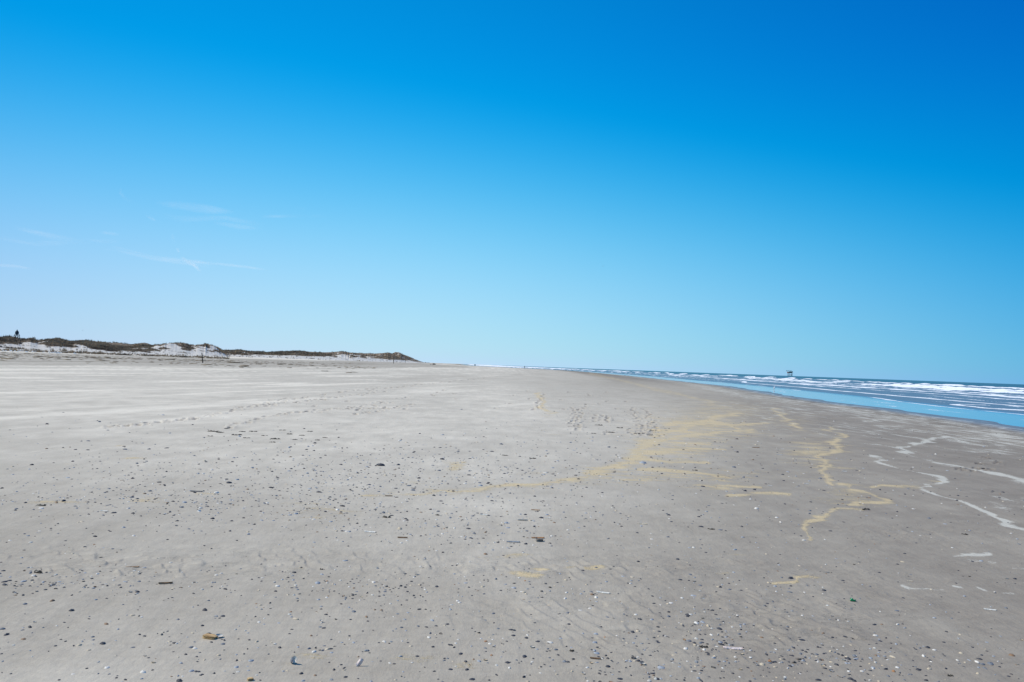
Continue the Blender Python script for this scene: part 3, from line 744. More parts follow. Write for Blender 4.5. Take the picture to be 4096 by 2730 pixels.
# the countless smaller shells and chips: one object
def dens2(x, y):
    g = lambda cx, cy, sx, sy, a: a * np.exp(-((x - cx) / sx) ** 2 - ((y - cy) / sy) ** 2)
    return .55 * dens(x, y) * (y > 1950) + g(1000, 1930, 900, 110, 1.4) + g(1700, 1880, 700, 110, 1.1) + g(2500, 1660, 420, 80, .7) + g(2350, 1850, 700, 130, .8) + g(3300, 1760, 500, 120, .6) + g(3300, 1950, 600, 120, .35) + g(600, 1740, 800, 60, .35) + .10
sx2, sy2 = sample(6400, 1570, 2740, dens2, 3.4, .9, -700, 4800)
P2 = px2ground(sx2, sy2); ok = np.isfinite(P2[:, 0]); P2 = P2[ok]; n = len(P2)
s2 = rng.lognormal(math.log(.0088), .36, n) * np.clip(P2[:, 1] / 6.0, 1, 2.6) ** .75
tk = tp[np.isfinite(tp[:, 0])]; tk = tk[tk[:, 1] < 90]; tk = tk + np.c_[rng.normal(0, .10, len(tk)), rng.normal(0, .3, len(tk)), np.zeros(len(tk))]  # flat dark flakes added along the tracks as shade in the prints
P2 = np.concatenate([P2, tk]); s2 = np.concatenate([s2, rng.uniform(.025, .06, len(tk))]); ntk = len(tk); n = len(P2)
su, sv = 7, 3
base = []
for i in range(sv + 1):
    f = i / sv
    for j in range(su): base.append((math.cos(j / su * 6.283) * math.cos(f * 1.45), math.sin(j / su * 6.283) * math.cos(f * 1.45), math.sin(f * 1.5) * .62 - .03))
base = np.array(base); fb = [(i * su + j, i * su + (j + 1) % su, (i + 1) * su + (j + 1) % su, (i + 1) * su + j) for i in range(sv) for j in range(su)]
fb = np.array(fb); nb_ = len(base)
ang = rng.uniform(0, 6.283, n); asp = rng.uniform(.4, 1.0, n)
hz_ = rng.uniform(.35, 1.0, n); hz_[n - ntk:] = .22; ang[n - ntk:] = rng.normal(0, .35, ntk)
B = base[None] * np.stack([s2, s2 * asp, s2 * hz_], 1)[:, None]
B = B * (1 + .18 * rng.standard_normal((n, nb_, 1)) * .6)
VV = np.stack([B[..., 0] * np.cos(ang)[:, None] - B[..., 1] * np.sin(ang)[:, None], B[..., 0] * np.sin(ang)[:, None] + B[..., 1] * np.cos(ang)[:, None], B[..., 2]], -1) + P2[:, None]
me = bpy.data.meshes.new('shell_grit'); tri_mesh(me, VV.reshape(-1, 3), (fb[None] + (np.arange(n) * nb_)[:, None, None]).reshape(-1, 4)); smooth(me)
tv = rng.random(n); tv[n - ntk:] *= .5; set_attr(me, 'tint', np.repeat(tv, nb_))
m = mat('shell_grit'); t = NT(m)
rp = t.n('ShaderNodeValToRGB', {0: t.attr('tint')}); rp.color_ramp.interpolation = 'CONSTANT'
cols_ = [(0, (.05, .05, .06)), (.42, (.16, .17, .19)), (.60, (.32, .34, .37)), (.76, (.24, .15, .09)), (.80, (.50, .42, .31)), (.90, (.66, .62, .56))]  # darkest tints put the chips' shadows into their colour
rp.color_ramp.elements[0].color = cols_[0][1] + (1,); rp.color_ramp.elements[1].position = cols_[1][0]; rp.color_ramp.elements[1].color = cols_[1][1] + (1,)
for p_, c_ in cols_[2:]: e_ = rp.color_ramp.elements.new(p_); e_.color = c_ + (1,)
t.out(t.n('ShaderNodeBsdfPrincipled', {'Base Color': rp.outputs[0], 'Roughness': .6, 'Specular IOR Level': .3}).outputs[0])
tag(link('shell_grit', me, m), 'countless tiny broken shells and chips, many darkened as shadow, strewn over the whole beach', 'shell grit', kind='stuff')

# razor shells, each where the photo shows it: x, y, length px, tilt deg (up right positive), colour, cup up, words
HZY = lambda x: hz(x)
RAZ = [(530,2271,50,9,'brown',0,'long brown razor shell lying alone above the left shell line'), (662,2336,52,11,'brown',1,'dark razor shell with a tan tip in the left shell line'),
 (2412,2373,44,-20,'white',0,'short bright white razor shell below the pale sand crescents'), (1480,2130,40,-10,'white',0,'bleached white razor shell left of the brown razor shell pair'),
 (1610,2153,40,0,'orange brown',1,'brown half razor shell lying level left of centre'), (2053,2170,52,0,'blue grey',0,'bluish razor shell with an orange edge near the centre'),
 (2152,2154,46,3,'orange brown',0,'orange razor shell gaping open to the right near the centre'), (2570,2097,38,-3,'cream',0,'cream and brown razor shell right of centre'),
 (2142,2042,34,-6,'brown',0,'reddish brown razor shell on the dry pale patch'), (1555,1986,30,0,'brown',1,'dark brown razor shell on the tan drift line'),
 (1935,2061,30,-8,'white',0,'thin white razor shell above the centre razor shells'), (2090,2083,40,-2,'white',1,'long pale razor shell lying level at the centre'),
 (2192,2073,18,-30,'white',0,'stubby white razor shell pointing down right at the centre'), (1770,1969,22,-4,'white',0,'white razor shell beside the tan drift line'),
 (2250,1923,26,-6,'cream',0,'cream razor shell on the tan drift'), (2450,1921,12,-20,'white',0,'tiny white razor shell on the tan drift'),
 (3377,1887,24,-5,'white',0,'white razor shell beside the winding foam trail'), (3118,1821,20,-10,'blue grey',0,'dark blue razor shell with a white tip on the right'),
 (3024,1792,32,0,'brown',0,'long flat brown razor shell on the right'), (3130,1797,16,-5,'white',0,'small white razor shell above the dark blue one'),
 (3960,2441,50,-15,'white',0,'mottled white razor shell at the far right edge of the sand'), (3640,2326,22,-12,'cream',0,'cream shell lying inside a curved foam ring'),
 (2932,2597,82,-9,'pinkish white',0,'large pinkish razor shell with a brown edge in the right foreground'), (2382,2637,44,-9,'brown',1,'broken brown razor shell among seaweed bits bottom right of centre'),
 (415,2046,28,-8,'white',0,'white shell with a dark shadow below the left tan patch'), (880,2034,14,-30,'white',0,'small upright white razor shell in the far shell band'),
 (785,1968,46,-3,'dark slate',0,'long dark razor shell in the far shell band'), (1699,1781,18,-3,'white',0,'lone white razor shell on the smooth pale sand'),
 (3080,1944,20,-5,'white',0,'white razor shell left of the winding foam trail'), (3224,1937,18,0,'white',0,'thin pink white razor shell left of the foam trail top')]
for (x, y, L, tl, key, up, words) in RAZ:
    p = gp(x, y); ppm = F / p.y
    a = math.radians(tl); dxm = L * math.cos(a) / ppm
    q_ = gp(x + L / 2 * math.cos(a), y - L / 2 * math.sin(a)); r_2 = gp(x - L / 2 * math.cos(a), y + L / 2 * math.sin(a))
    v = q_ - r_2; ln = min(v.length, L / ppm * 1.25, .17); ln = max(ln, L / ppm * .9)
    o = bpy.data.objects.new('razor_shell', with_mat(RZ[1 if up else 0], key)); COL.objects.link(o)
    o.location = p + Vector((0, 0, .002)); w_ = min(ln, .16); o.scale = (ln, ln * 1.25, ln * 1.6); o.rotation_euler = (0, 0, math.atan2(v.y, v.x) * .35)
    tag(o, words, 'shell', 'razor shells strewn over the sand')

# the open bivalve standing on its hinge
p = gp(1170, 2657)
t_ = thing('open_clam', p, (0, 0, .15)); sz = .040
WIN = shell_mat('pearl_shell', (.88, .85, .80), (.84, .79, .72), .4); GRY = shell_mat('clam_outside', (.26, .27, .31), (.12, .12, .15))
for m_, nn, off, tl_ in ((WIN, (-.60, -.78, .16), (.015, .004, .004), .30), (GRY, (.985, .16, .06), (-.012, .006, -.002), -.50)):
    me = CU[0].copy(); me.materials.clear(); me.materials.append(m_); o = link('shell_half', me, None, t_)
    zz = Vector(nn).normalized(); yy = Vector((-tl_, 0, -1)); yy = (yy - zz * yy.dot(zz)).normalized(); xx = yy.cross(zz)
    mm = Matrix((xx, yy, zz)).transposed().to_4x4(); o.matrix_local = Matrix.Translation((off[0], off[1], sz * .46 + off[2])) @ mm @ Matrix.Diagonal((sz * .85, sz * 1.0, sz * .62, 1))
tag(t_, 'open white and grey bivalve standing on its hinge with a black shadow', 'shell')
# broken razor shell standing upright in tan sand
p = gp(1434, 2664)
o = link('razor_shell', with_mat(RZ[2], 'pinkish white'), None); o.location = p + Vector((.006, 0, .018)); o.scale = (.075, .17, .14); o.rotation_euler = (math.radians(80), math.radians(-52), math.radians(20))
tag(o, 'thick broken razor shell standing tilted in a tan sand patch at the bottom', 'shell', 'razor shells strewn over the sand')

# driftwood plank with the half shell beside it
def wood_mat(name, c1, c2):
    m = mat(name); t = NT(m); tc = t.n('ShaderNodeTexCoord').outputs['Object']
    n1 = t.noise(t.mapping(tc, (3, 40, 40)), 2.5, 6, .65); n2 = t.noise(tc, 30, 4, .6)
    c = t.mix(t.mr(n1, .40, .60), c1, c2); c = t.mix(t.mr(n2, .6, .75, 0, .5), c, tuple(a * .4 for a in c2))
    t.out(t.n('ShaderNodeBsdfPrincipled', {'Base Color': c, 'Roughness': .85, 'Specular IOR Level': .15, 'Normal': t.n('ShaderNodeBump', {'Height': n1, 'Strength': .8, 'Distance': .004}).outputs[0]}).outputs[0]); return m
WOOD = wood_mat('weathered_wood', (.60, .42, .22), (.30, .17, .07)); DARKWOOD = wood_mat('dark_wood', (.10, .075, .055), (.035, .03, .025))
def chunk(name, L, W, H, seed, m, parent=None, ragged=.12):
    r = random.Random(seed); nx, ny, nz = 12, 5, 4; bm = bmesh.new()
    r0 = bmesh.ops.create_cube(bm, size=1.0); bmesh.ops.subdivide_edges(bm, edges=bm.edges[:], cuts=5, use_grid_fill=True)
    for v in bm.verts:
        x, y, z = v.co
        s_ = 1 - .25 * abs(2 * x) ** 4; gro = .10 * math.sin(z * 19 + seed) * (abs(y) > .45)
        j = vnoise(np.array([x * 5 + seed]), np.array([y * 5 + z * 7]), seed)[0] - .5
        v.co = Vector((x * L * (1 + ragged * j * (abs(x) > .4)), (y * s_ + gro * .5 + j * ragged) * W, (z * s_ + j * ragged * .6) * H + H * .5))
    return bm_obj(name, bm, m, parent, False)
p = gp(836, 2556); ppm = F / p.y
o = chunk('driftwood', 52 / ppm, .045, .020, 3, WOOD); o.location = p + Vector((0, .012, -.003)); o.rotation_euler = (math.radians(-4), math.radians(3), math.radians(-14))
tag(o, 'split tan piece of driftwood plank with dark grooves at the lower left', 'driftwood')
p = gp(872, 2553)
o = link('clam_shell', with_mat(CU[1], 'white'), None); o.location = p + Vector((.004, .012, .004)); s_ = 26 / ppm; o.scale = (s_, s_ * .95, s_ * .8); o.rotation_euler = (.25, .1, .4)
tag(o, 'white half clam shell leaning hollow side up against the driftwood plank', 'shell')
p = gp(836, 2537); o = link('mussel_shell', with_mat(MU[0], 'dark slate'), None); o.location = p; o.scale = (24 / ppm,) * 3
tag(o, 'flat black shell sliver lying just behind the driftwood plank', 'shell', 'mussel shells scattered over the wet grey sand')
p = gp(2158, 2167); ppm = F / p.y
o = chunk('driftwood', 28 / ppm, .030, .024, 8, wood_mat('stub_wood', (.36, .32, .28), (.16, .12, .09))); o.location = p; o.rotation_euler = (0, 0, .35)
tag(o, 'short rounded driftwood stub below the orange razor shell near the centre', 'driftwood')
p = gp(1001, 2737) if False else gp(1001, 2722); ppm = F / p.y
o = chunk('driftwood', 22 / ppm, .018, .012, 15, WOOD); o.location = p; o.rotation_euler = (0, 0, .6)
tag(o, 'small orange brown wood chip at the bottom edge left of centre', 'driftwood')

# green glass neck
m = mat('green_glass'); t = NT(m)
t.out(t.n('ShaderNodeBsdfPrincipled', {'Base Color': (.02, .33, .12, 1), 'Roughness': .12, 'Transmission Weight': .45, 'IOR': 1.5}).outputs[0])
p = gp(3412, 2407); bm = bmesh.new(); ppm = F / p.y; L = 20 / ppm
tube(bm, [(-L / 2, 0, .013), (-L * .15, 0, .012), (L * .12, 0, .008), (L / 2, 0, .009)], [.013, .012, .006, .008], 12, True)
o = bm_obj('glass_shard', bm, m); o.location = p; o.rotation_euler = (0, 0, -.2)
tag(o, 'bright green piece of glass or plastic lying alone on the right', 'litter')

# seaweed clumps and black tangles
WEED = simple('seaweed', (.05, .042, .028), .55, .4, 40, .4, (.018, .016, .012), .4)
def weed(x, y, wpx, hpx, words, seed):
    r = random.Random(seed); p = gp(x, y); ppm = F / p.y; W = wpx / ppm
    bm = bmesh.new()
    for i in range(11):
        cx = r.uniform(-.5, .5) * W; cy = r.gauss(0, .18) * W; L = r.uniform(.2, .5) * W; a = r.gauss(0, .5)
        H = hpx / ppm * r.uniform(.25, .9); th = max(.10 * W * r.uniform(.3, .8), .003)
        tube(bm, [(cx - L / 2 * math.cos(a), cy - L / 2 * math.sin(a), 0), (cx, cy, H * .7), (cx + L / 2 * math.cos(a), cy + L / 2 * math.sin(a), .002)], [th * .3, th, th * .25], 6)
    o = bm_obj('seaweed_clump', bm, WEED); o.location = p; tag(o, words, 'seaweed', 'dark seaweed clumps on the sand')
for i, wd in enumerate(((3463,2040,30,11,'black seaweed clump with a pale shell at the bend of the foam trail'), (172,2023,36,7,'flat dark seaweed clump on the tan streak at the far left'),
        (1100,1757,34,5,'thick dark seaweed clump in the far scattered row left of centre'), (850,1727,36,4,'dark seaweed strands leftmost in the far scattered row'),
        (945,1741,36,4,'dark seaweed strands middle of the far scattered row'), (1545,2070,34,7,'dark twiggy seaweed clump with brown stalks left of centre'),
        (2020,1823,22,4,'dark seaweed strip beside the pale centre sand, left one'), (2130,1835,28,3,'long thin dark seaweed strand right of centre'),
        (2780,1883,18,6,'small seaweed clump on the tan drift at the right'), (2845,2118,24,5,'dark flat seaweed piece right of centre foreground'),
        (3858,2139,22,6,'small brown seaweed clump on bare sand at the far right'), (1285,2280,12,9,'upright dark seaweed tuft on a pale patch, left foreground'),
        (2290,2605,24,8,'tangled dark seaweed among the middle foreground shells'), (2815,2590,30,10,'dark mussel and seaweed tangle left of the pinkish razor shell'),
        (3800,2705,20,9,'black lump of weed at the bottom right edge'), (150,2292,36,12,'black seaweed and mussel heap at the left edge of the shell line'),
        (1750,2062,20,7,'dark forked weed scrap left of the pale dry patch'), (2395,1702,28,4,'black weed strands among the footprints right of centre'))):
    weed(*wd, 100 + i)
for (x, y, w_, h_) in ((1160,1738,26,3),(1210,1743,22,3),(1060,1744,24,3),(985,1753,26,3),(1090,1770,20,3),(905,1716,22,3),(840,1746,18,3),(1270,1762,22,3),(1130,1722,20,3),(965,1728,28,3),(1240,1727,24,3),(1012,1727,30,3),(1300,1752,16,3),(880,1731,24,3),(2440,1731,30,3),(2556,1737,34,4),(2480,1713,26,3),(2610,1725,28,3),(2375,1735,20,3),(2600,1742,20,3),(1180,1760,18,3)):
    weed(x, y, w_, h_, 'thin dark seaweed strands lying among the far footprints', int(x + y))

# ------------------------------------------------------------------ posts, beacon, platform, people, birds
def pole(x, ybase, hpx, lean, rad_, words, Hm):
    p = gp(x, ybase); Hm = hpx * p.y / F
    bm = bmesh.new(); n_ = 9
    pts = [(lean * (i / n_) * Hm + .015 * math.sin(i * 1.7 + x), .012 * math.cos(i * 2.1), -.4 + (Hm + .4) * i / n_) for i in range(n_ + 1)]
    tube(bm, pts, [rad_ * (1.1 - .2 * i / n_) for i in range(n_ + 1)], 8)
    o = bm_obj('beach_pole', bm, DARKWOOD); o.location = p
    tag(o, words, 'pole', 'wooden poles standing on the upper beach')
pole(812.5, 1453, 41, -.17, .085, 'tallest dark wooden pole, leaning left, in front of the sandy dunes', 2.6)
pole(917, 1428, 11, -.02, .13, 'short dark pole at the foot of the gap between the two dune ridges', 1.8)
pole(1574, 1455, 19, 0, .16, 'slim upright pole left of the pair below the far dune end', 3.0)
pole(1621, 1453, 12, 0, .18, 'shorter upright pole right of the pair below the far dune end', 3.0)
pole(1684, 1452, 4, 0, .18, 'tiny pole past the far end of the dunes', 1.6)

PAINT = simple('beacon_slats', (.030, .045, .060), .7, .3, 3, .2)
STEEL = simple('painted_steel', (.05, .09, .11), .5, .3, 3, .4)
Yb = 700.; d_ = ray(np.array([67.0]), np.array([1350.5]))[0]; s_ = Yb / d_[1]; bx_, bz_ = d_[0] * s_, EYE + d_[2] * s_
b = thing('navigation_beacon', (bx_, Yb, bz_ - 1.5))
B0 = 1.5
for i, (sx1, sy1) in enumerate(((-1, -1), (1, -1), (-1, 1), (1, 1))):
    bm = bmesh.new(); tube(bm, [(sx1 * 1.9, sy1 * 1.7, -4.0), (sx1 * 1.7, sy1 * 1.5, B0), (sx1 * 1.3, sy1 * 1.0, B0 + 3.0)], [.27, .25, .22], 8); bm_obj('leg', bm, STEEL, b)
bm = bmesh.new()
for yy in (-1.4, 1.4): box(bm, (0, yy, B0 + 1.55), (3.7, .4, .4))
for xx in (-1.55, 1.55): box(bm, (xx, 0, B0 + 1.55), (.4, 2.38, .4))
bm_obj('cross_beam', bm, STEEL, b, False)
bm = bmesh.new(); prof = [(1.2, 2.7), (1.65, 3.2), (1.75, 4.0), (1.7, 5.0), (1.3, 5.9), (.6, 6.6), (.45, 7.2), (.1, 7.6)]
tube(bm, [(0, 0, z_ + B0 - .6) for r_, z_ in prof], [r_ * .78 for r_, z_ in prof], 12); bm_obj('tapered_body', bm, PAINT, b)
for sg in (-1, 1):
    bm = bmesh.new(); tube(bm, [(sg * 1.0, 0, B0 + 2.6), (sg * 1.5, 0, B0 + 3.2), (sg * 1.65, 0, B0 + 4.3), (sg * 1.4, 0, B0 + 5.1), (sg * .6, 0, B0 + 5.8)], .11, 6)
    tube(bm, [(sg * 1.0, 0, B0 + 3.4), (sg * 1.5, 0, B0 + 3.5)], .07, 6); bm_obj('side_hoop', bm, STEEL, b)
tag(b, 'dark four legged beacon tower standing behind the dunes at the far left', 'tower')

Yp = 4000.; d_ = ray(np.array([3100 + 1160 / 19.6]), np.array([1502.5]))[0]; s_ = Yp / d_[1]; k_ = 1.256
pl = thing('gas_platform', (d_[0] * s_, Yp, SEA), (0, 0, -.25))
PST = simple('platform_steel', (.012, .03, .045), .6, .3, .2, .3); PRED = simple('platform_orange', (.50, .16, .09), .6, .2, .2, .3); PGR = simple('platform_module', (.015, .045, .05), .7, .3, .3, .2)
for (lx, ly) in ((-9.5, -6), (-3, 5), (5.5, -6), (11.5, 5)):
    bm = bmesh.new(); tube(bm, [(lx, ly, -8), (lx, ly, 6), (lx, ly, 16.5)], [1.25, 1.2, .75], 8); bm_obj('leg', bm, PST, pl)
bm = bmesh.new()
for a_, c_ in (((-9.5, -6, 5), (-3, 5, 5)), ((-3, 5, 5), (5.5, -6, 5)), ((5.5, -6, 5), (11.5, 5, 5)), ((-9.5, -6, 5), (5.5, -6, 5)), ((5.5, -6, 5), (11.5, 5, 14)), ((-3, 5, 14), (5.5, -6, 6))):
    tube(bm, [a_, c_], .45, 6)
bm_obj('bracing', bm, PST, pl)
bm = bmesh.new(); box(bm, (2, 0, 17.2), (26, 18, 1.0)); box(bm, (13, 0, 17.4), (8, 10, .5)); bm_obj('main_deck', bm, PST, pl, False)
bm = bmesh.new(); box(bm, (3.5, 1, 21.0), (15, 12, 6.6), None, .3); box(bm, (9.5, -3, 22.5), (8, 7, 4.0), None, .3); bm_obj('module', bm, PGR, pl, False)
bm = bmesh.new(); box(bm, (-9, -3, 17.9), (9, 8, 5.2), None, .3); bm_obj('orange_module', bm, PRED, pl, False)
bm = bmesh.new(); box(bm, (-6, -1, 29.0), (25, 20, .9)); bm_obj('helideck', bm, PST, pl, False)
bm = bmesh.new()
for a_, c_ in (((-17, -6, 28.5), (-9, -4, 20)), ((-17, 5, 28.5), (-9, 2, 20)), ((-7, -5, 28.5), (-7, -5, 20)), ((3, 4, 28.5), (3, 4, 24)), ((5.5, -4, 28.6), (12, -4, 26))): tube(bm, [a_, c_], .5, 6)
bm_obj('deck_support', bm, PST, pl)
tag(pl, 'small dark gas platform on legs standing on the sea horizon', 'platform')

# the far walker: hands in jacket pockets, seen from behind
m = mat('walker_clothes'); t = NT(m); z_ = t.n('ShaderNodeSeparateXYZ', {0: t.n('ShaderNodeTexCoord').outputs['Object']}).outputs[2]
c = t.mix(t.m('GREATER_THAN', z_, .82), (.10, .13, .20), (.025, .035, .045)); c = t.mix(t.m('GREATER_THAN', z_, 1.47), c, (.42, .27, .20)); c = t.mix(t.m('LESS_THAN', z_, .09), c, (.03, .025, .02))
t.out(t.n('ShaderNodeBsdfPrincipled', {'Base Color': c, 'Roughness': .85}).outputs[0])
J = {'pel': (0, 0, .93, .155), 'waist': (0, 0, 1.08, .15), 'chest': (0, 0, 1.30, .175), 'neck': (0, 0, 1.49, .065), 'head': (0, .01, 1.60, .095), 'top': (0, 0, 1.70, .075),
     'hl': (-.10, 0, .88, .10), 'kl': (-.11, .05, .48, .065), 'al': (-.11, -.03, .09, .045), 'fl': (-.12, .12, .04, .04), 'hr': (.10, 0, .88, .10), 'kr': (.11, -.02, .48, .065), 'ar': (.11, -.10, .10, .045), 'fr': (.12, .05, .04, .04),
     'sl': (-.20, 0, 1.40, .075), 'el': (-.31, -.05, 1.14, .055), 'wl': (-.20, .10, .98, .045), 'sr': (.20, 0, 1.40, .075), 'er': (.31, -.05, 1.14, .055), 'wr': (.20, .10, .98, .045)}
ks = list(J); E_ = [('pel', 'waist'), ('waist', 'chest'), ('chest', 'neck'), ('neck', 'head'), ('head', 'top'), ('pel', 'hl'), ('hl', 'kl'), ('kl', 'al'), ('al', 'fl'), ('pel', 'hr'), ('hr', 'kr'), ('kr', 'ar'), ('ar', 'fr'), ('chest', 'sl'), ('sl', 'el'), ('el', 'wl'), ('chest', 'sr'), ('sr', 'er'), ('er', 'wr')]
me = bpy.data.meshes.new('person_body'); me.from_pydata([J[k][:3] for k in ks], [(ks.index(a), ks.index(b_)) for a, b_ in E_], [])
Yw = 1.75 * F / 11.2; d_ = ray(np.array([2098.]), np.array([1474.]))[0]; s_ = Yw / d_[1]
pw = thing('person', (d_[0] * s_, Yw, EYE + d_[2] * s_)); zg = float(ground(np.array([pw.location.x]), np.array([Yw]))[0]); pw.location.z = max(zg, SEA)
bo = link('body', me, m, pw); sk = bo.modifiers.new('skin', 'SKIN'); sub = bo.modifiers.new('sub', 'SUBSURF'); sub.levels = sub.render_levels = 2
for i, k in enumerate(ks): me.skin_vertices[0].data[i].radius = (J[k][3], J[k][3] * (.72 if k in ('pel', 'waist', 'chest') else 1)); me.skin_vertices[0].data[i].use_root = (i == 0)
bm = bmesh.new(); bmesh.ops.create_icosphere(bm, subdivisions=2, radius=.112)
for v in bm.verts: v.co = Vector((v.co.x, v.co.y - .015, max(v.co.z, -.04) + 1.65))
bm_obj('hair', bm, simple('dark_hair', (.03, .022, .018)), pw)
tag(pw, 'lone person in a dark jacket walking far away at the edge of the surf', 'person')

# distant dark lumps on the far sand
def far_at(x, y, Yd):
    d_ = ray(np.array([float(x)]), np.array([float(y)]))[0]; s_ = Yd / d_[1]; X_ = d_[0] * s_
    return Vector((X_, Yd, float(ground(np.array([X_]), np.array([Yd]))[0])))
bm = bmesh.new(); tube(bm, [(-1.4, 0, .25), (-.6, 0, .45), (.5, .1, .5), (1.5, .1, .3)], [(.2, .3), (.45, .5), (.42, .5), (.2, .25)], 8); tube(bm, [(-.6, 0, .6), (-.75, 0, 1.5)], .07, 6)
o = bm_obj('driftwood', bm, DARKWOOD); o.location = far_at(1736, 1456.5, 700.); tag(o, 'dark stranded tree trunk lying beyond the far end of the dunes', 'driftwood')
bm = bmesh.new(); tube(bm, [(-.5, 0, .2), (.5, 0, .2)], [(.2, .2), (.3, .3)], 8)
o = bm_obj('driftwood', bm, DARKWOOD); o.location = far_at(1723, 1456, 700.); tag(o, 'tiny dark log left of the stranded tree trunk', 'driftwood')
# far vehicle seen head on
VB = simple('vehicle_paint', (.03, .07, .09), .35, .2, 1, .5); GL = simple('vehicle_glass', (.12, .2, .25), .1, .1, 1, .6)
v_ = thing('parked_vehicle', far_at(1900, 1462, 1150.)); v_.location.z += .2
bm = bmesh.new(); box(bm, (0, 0, .85), (1.9, 4.2, .75), None, .12); box(bm, (0, .3, 1.55), (1.7, 2.6, .75), None, .15); bm_obj('body', bm, VB, v_, False)
bm = bmesh.new(); box(bm, (0, -1.02, 1.55), (1.4, .05, .5)); bm_obj('windscreen', bm, GL, v_, False)
for sx1 in (-.8, .8):
    for yy in (-1.3, 1.3):
        bm = bmesh.new(); tube(bm, [(sx1 - .12, yy, .36), (sx1 + .12, yy, .36)], .36, 14); bm_obj('wheel', bm, DARKWOOD, v_)
tag(v_, 'tiny dark vehicle on the far sand between the dunes and the surf', 'vehicle')

# gulls
GW = simple('gull_white', (.80, .80, .80), .7, .08, 6, .2); GG = simple('gull_grey', (.30, .33, .37), .7, .1, 6, .2); GO = simple('gull_orange', (.55, .33, .08), .6, .1, 6, .2)
def gull_body():
    bm = bmesh.new(); tube(bm, [(-.25, 0, .22), (-.17, 0, .22), (-.05, 0, .215), (.07, 0, .225), (.15, 0, .27), (.18, 0, .33), (.205, 0, .365), (.235, 0, .365), (.25, 0, .36)],
                           [(.012, .02), (.04, .045), (.075, .07), (.072, .07), (.048, .048), (.036, .036), (.042, .04), (.028, .026), (.008, .008)], 12); return bm
g_ = thing('gull', gp(3096, 1564), (0, 0, math.radians(62)), 1.25); g_.location.z = max(g_.location.z, SEA) - .01
bm_obj('body', gull_body(), GW, g_)
for sg in (-1, 1):
    bm = bmesh.new(); tube(bm, [(.06, sg * .062, .25), (-.08, sg * .078, .235), (-.22, sg * .035, .225), (-.33, sg * .01, .225)], [(.03, .012), (.05, .016), (.03, .012), (.005, .004)], 8); bm_obj('wing', bm, GG, g_)
    bm = bmesh.new(); tube(bm, [(.0, sg * .03, .16), (.0, sg * .03, 0), (.05, sg * .03, 0)], .007, 6); bm_obj('leg', bm, GO, g_)
bm = bmesh.new(); tube(bm, [(.245, 0, .362), (.285, 0, .352), (.30, 0, .345)], [.012, .009, .002], 6); bm_obj('beak', bm, GO, g_)
tag(g_, 'white gull standing in the shallow blue water at the edge of the beach', 'bird')
bm = gull_body()
for sg in (-1, 1): tube(bm, [(.0, sg * .03, .18), (.0, sg * .03, -.02)], .012, 5)
me = bpy.data.meshes.new('resting_gull'); bm.to_mesh(me); bm.free(); smooth(me); me.materials.append(GW)
r = random.Random(4)
flock = [(r.uniform(0, 255), r.gauss(0, 1.6)) for _ in range(44)] + [(r.uniform(295, 312), r.gauss(0, .7)) for _ in range(5)]
for (x, dy_) in flock:
    y = 1405 + x * .042 + dy_
    q_ = px2ground(x, max(y, hz(x) + 6.5))[0]
    if not np.isfinite(q_[0]) or q_[1] > 420: continue
    o = bpy.data.objects.new('resting_gull', me); COL.objects.link(o); o.location = q_; o.rotation_euler = (0, 0, r.uniform(0, 6.28)); o.scale = (1.15,) * 3
    tag(o, 'tiny white gull resting in the long flock below the dunes at the far left', 'bird', 'gulls resting in a flock on the upper beach')
def flying(x, y, Yd, roll, words, sp=1.3):
    d_ = ray(np.array([float(x)]), np.array([float(y)]))[0]; s_ = Yd / d_[1]
    o = thing('flying_bird', (d_[0] * s_, Yd, EYE + d_[2] * s_), (0, roll, .15))
    bm = bmesh.new(); tube(bm, [(0, -.28, 0), (0, -.1, 0), (0, .1, 0), (0, .22, .02), (0, .30, .01)], [(.02, .04), (.07, .07), (.075, .075), (.045, .045), (.01, .01)], 8); bm_obj('body', bm, GG, o)
    for sg in (-1, 1):
        bm = bmesh.new(); tube(bm, [(0, .05, .02), (sg * sp * .25, .10, .10), (sg * sp * .5, -.02, .04)], [(.09, .02), (.075, .015), (.01, .005)], 8); bm_obj('wing', bm, GG, o)
    tag(o, words, 'bird')
flying(2412, 1066, 520., 0, 'tiny dark bird flying in the open sky right of centre')
flying(331, 1323, 560., -.75, 'small grey bird flying steeply above the left dunes')
flying(115, 1331, 800., -.3, 'faint bird flying just right of the beacon tower')

# strand line litter on the upper beach and tufts of dry weed
n = 900; xs = rng.uniform(-40, 1500, n); yb = np.where(rng.random(n) < .55, 1424 + xs * .022, 1412 + xs * .040) + rng.normal(0, 2.0, n) + (rng.random(n) < .25) * rng.uniform(0, 22, n)
PQ = px2ground(xs, np.maximum(yb, hz(xs) + 5)); PQ = PQ[np.isfinite(PQ[:, 0])]; PQ = PQ[PQ[:, 1] < 900]; n = len(PQ)
s2 = rng.lognormal(math.log(.20), .5, n); ang = rng.normal(.9, .5, n)
B = base[None] * np.stack([s2 * 1.5, s2 * .8, s2 * .28], 1)[:, None] * (1 + .2 * rng.standard_normal((n, nb_, 1)))
VV = np.stack([B[..., 0] * np.cos(ang)[:, None] - B[..., 1] * np.sin(ang)[:, None], B[..., 0] * np.sin(ang)[:, None] + B[..., 1] * np.cos(ang)[:, None], B[..., 2]], -1) + PQ[:, None]
me = bpy.data.meshes.new('strand_line'); tri_mesh(me, VV.reshape(-1, 3), (fb[None] + (np.arange(n) * nb_)[:, None, None]).reshape(-1, 4))
tag(link('strand_line', me, simple('dry_weed', (.22, .17, .10), .9, .3, .8, .1, (.09, .07, .05))), 'brown strand line of dry weed and reed bits along the upper beach', 'strand line', kind='stuff')

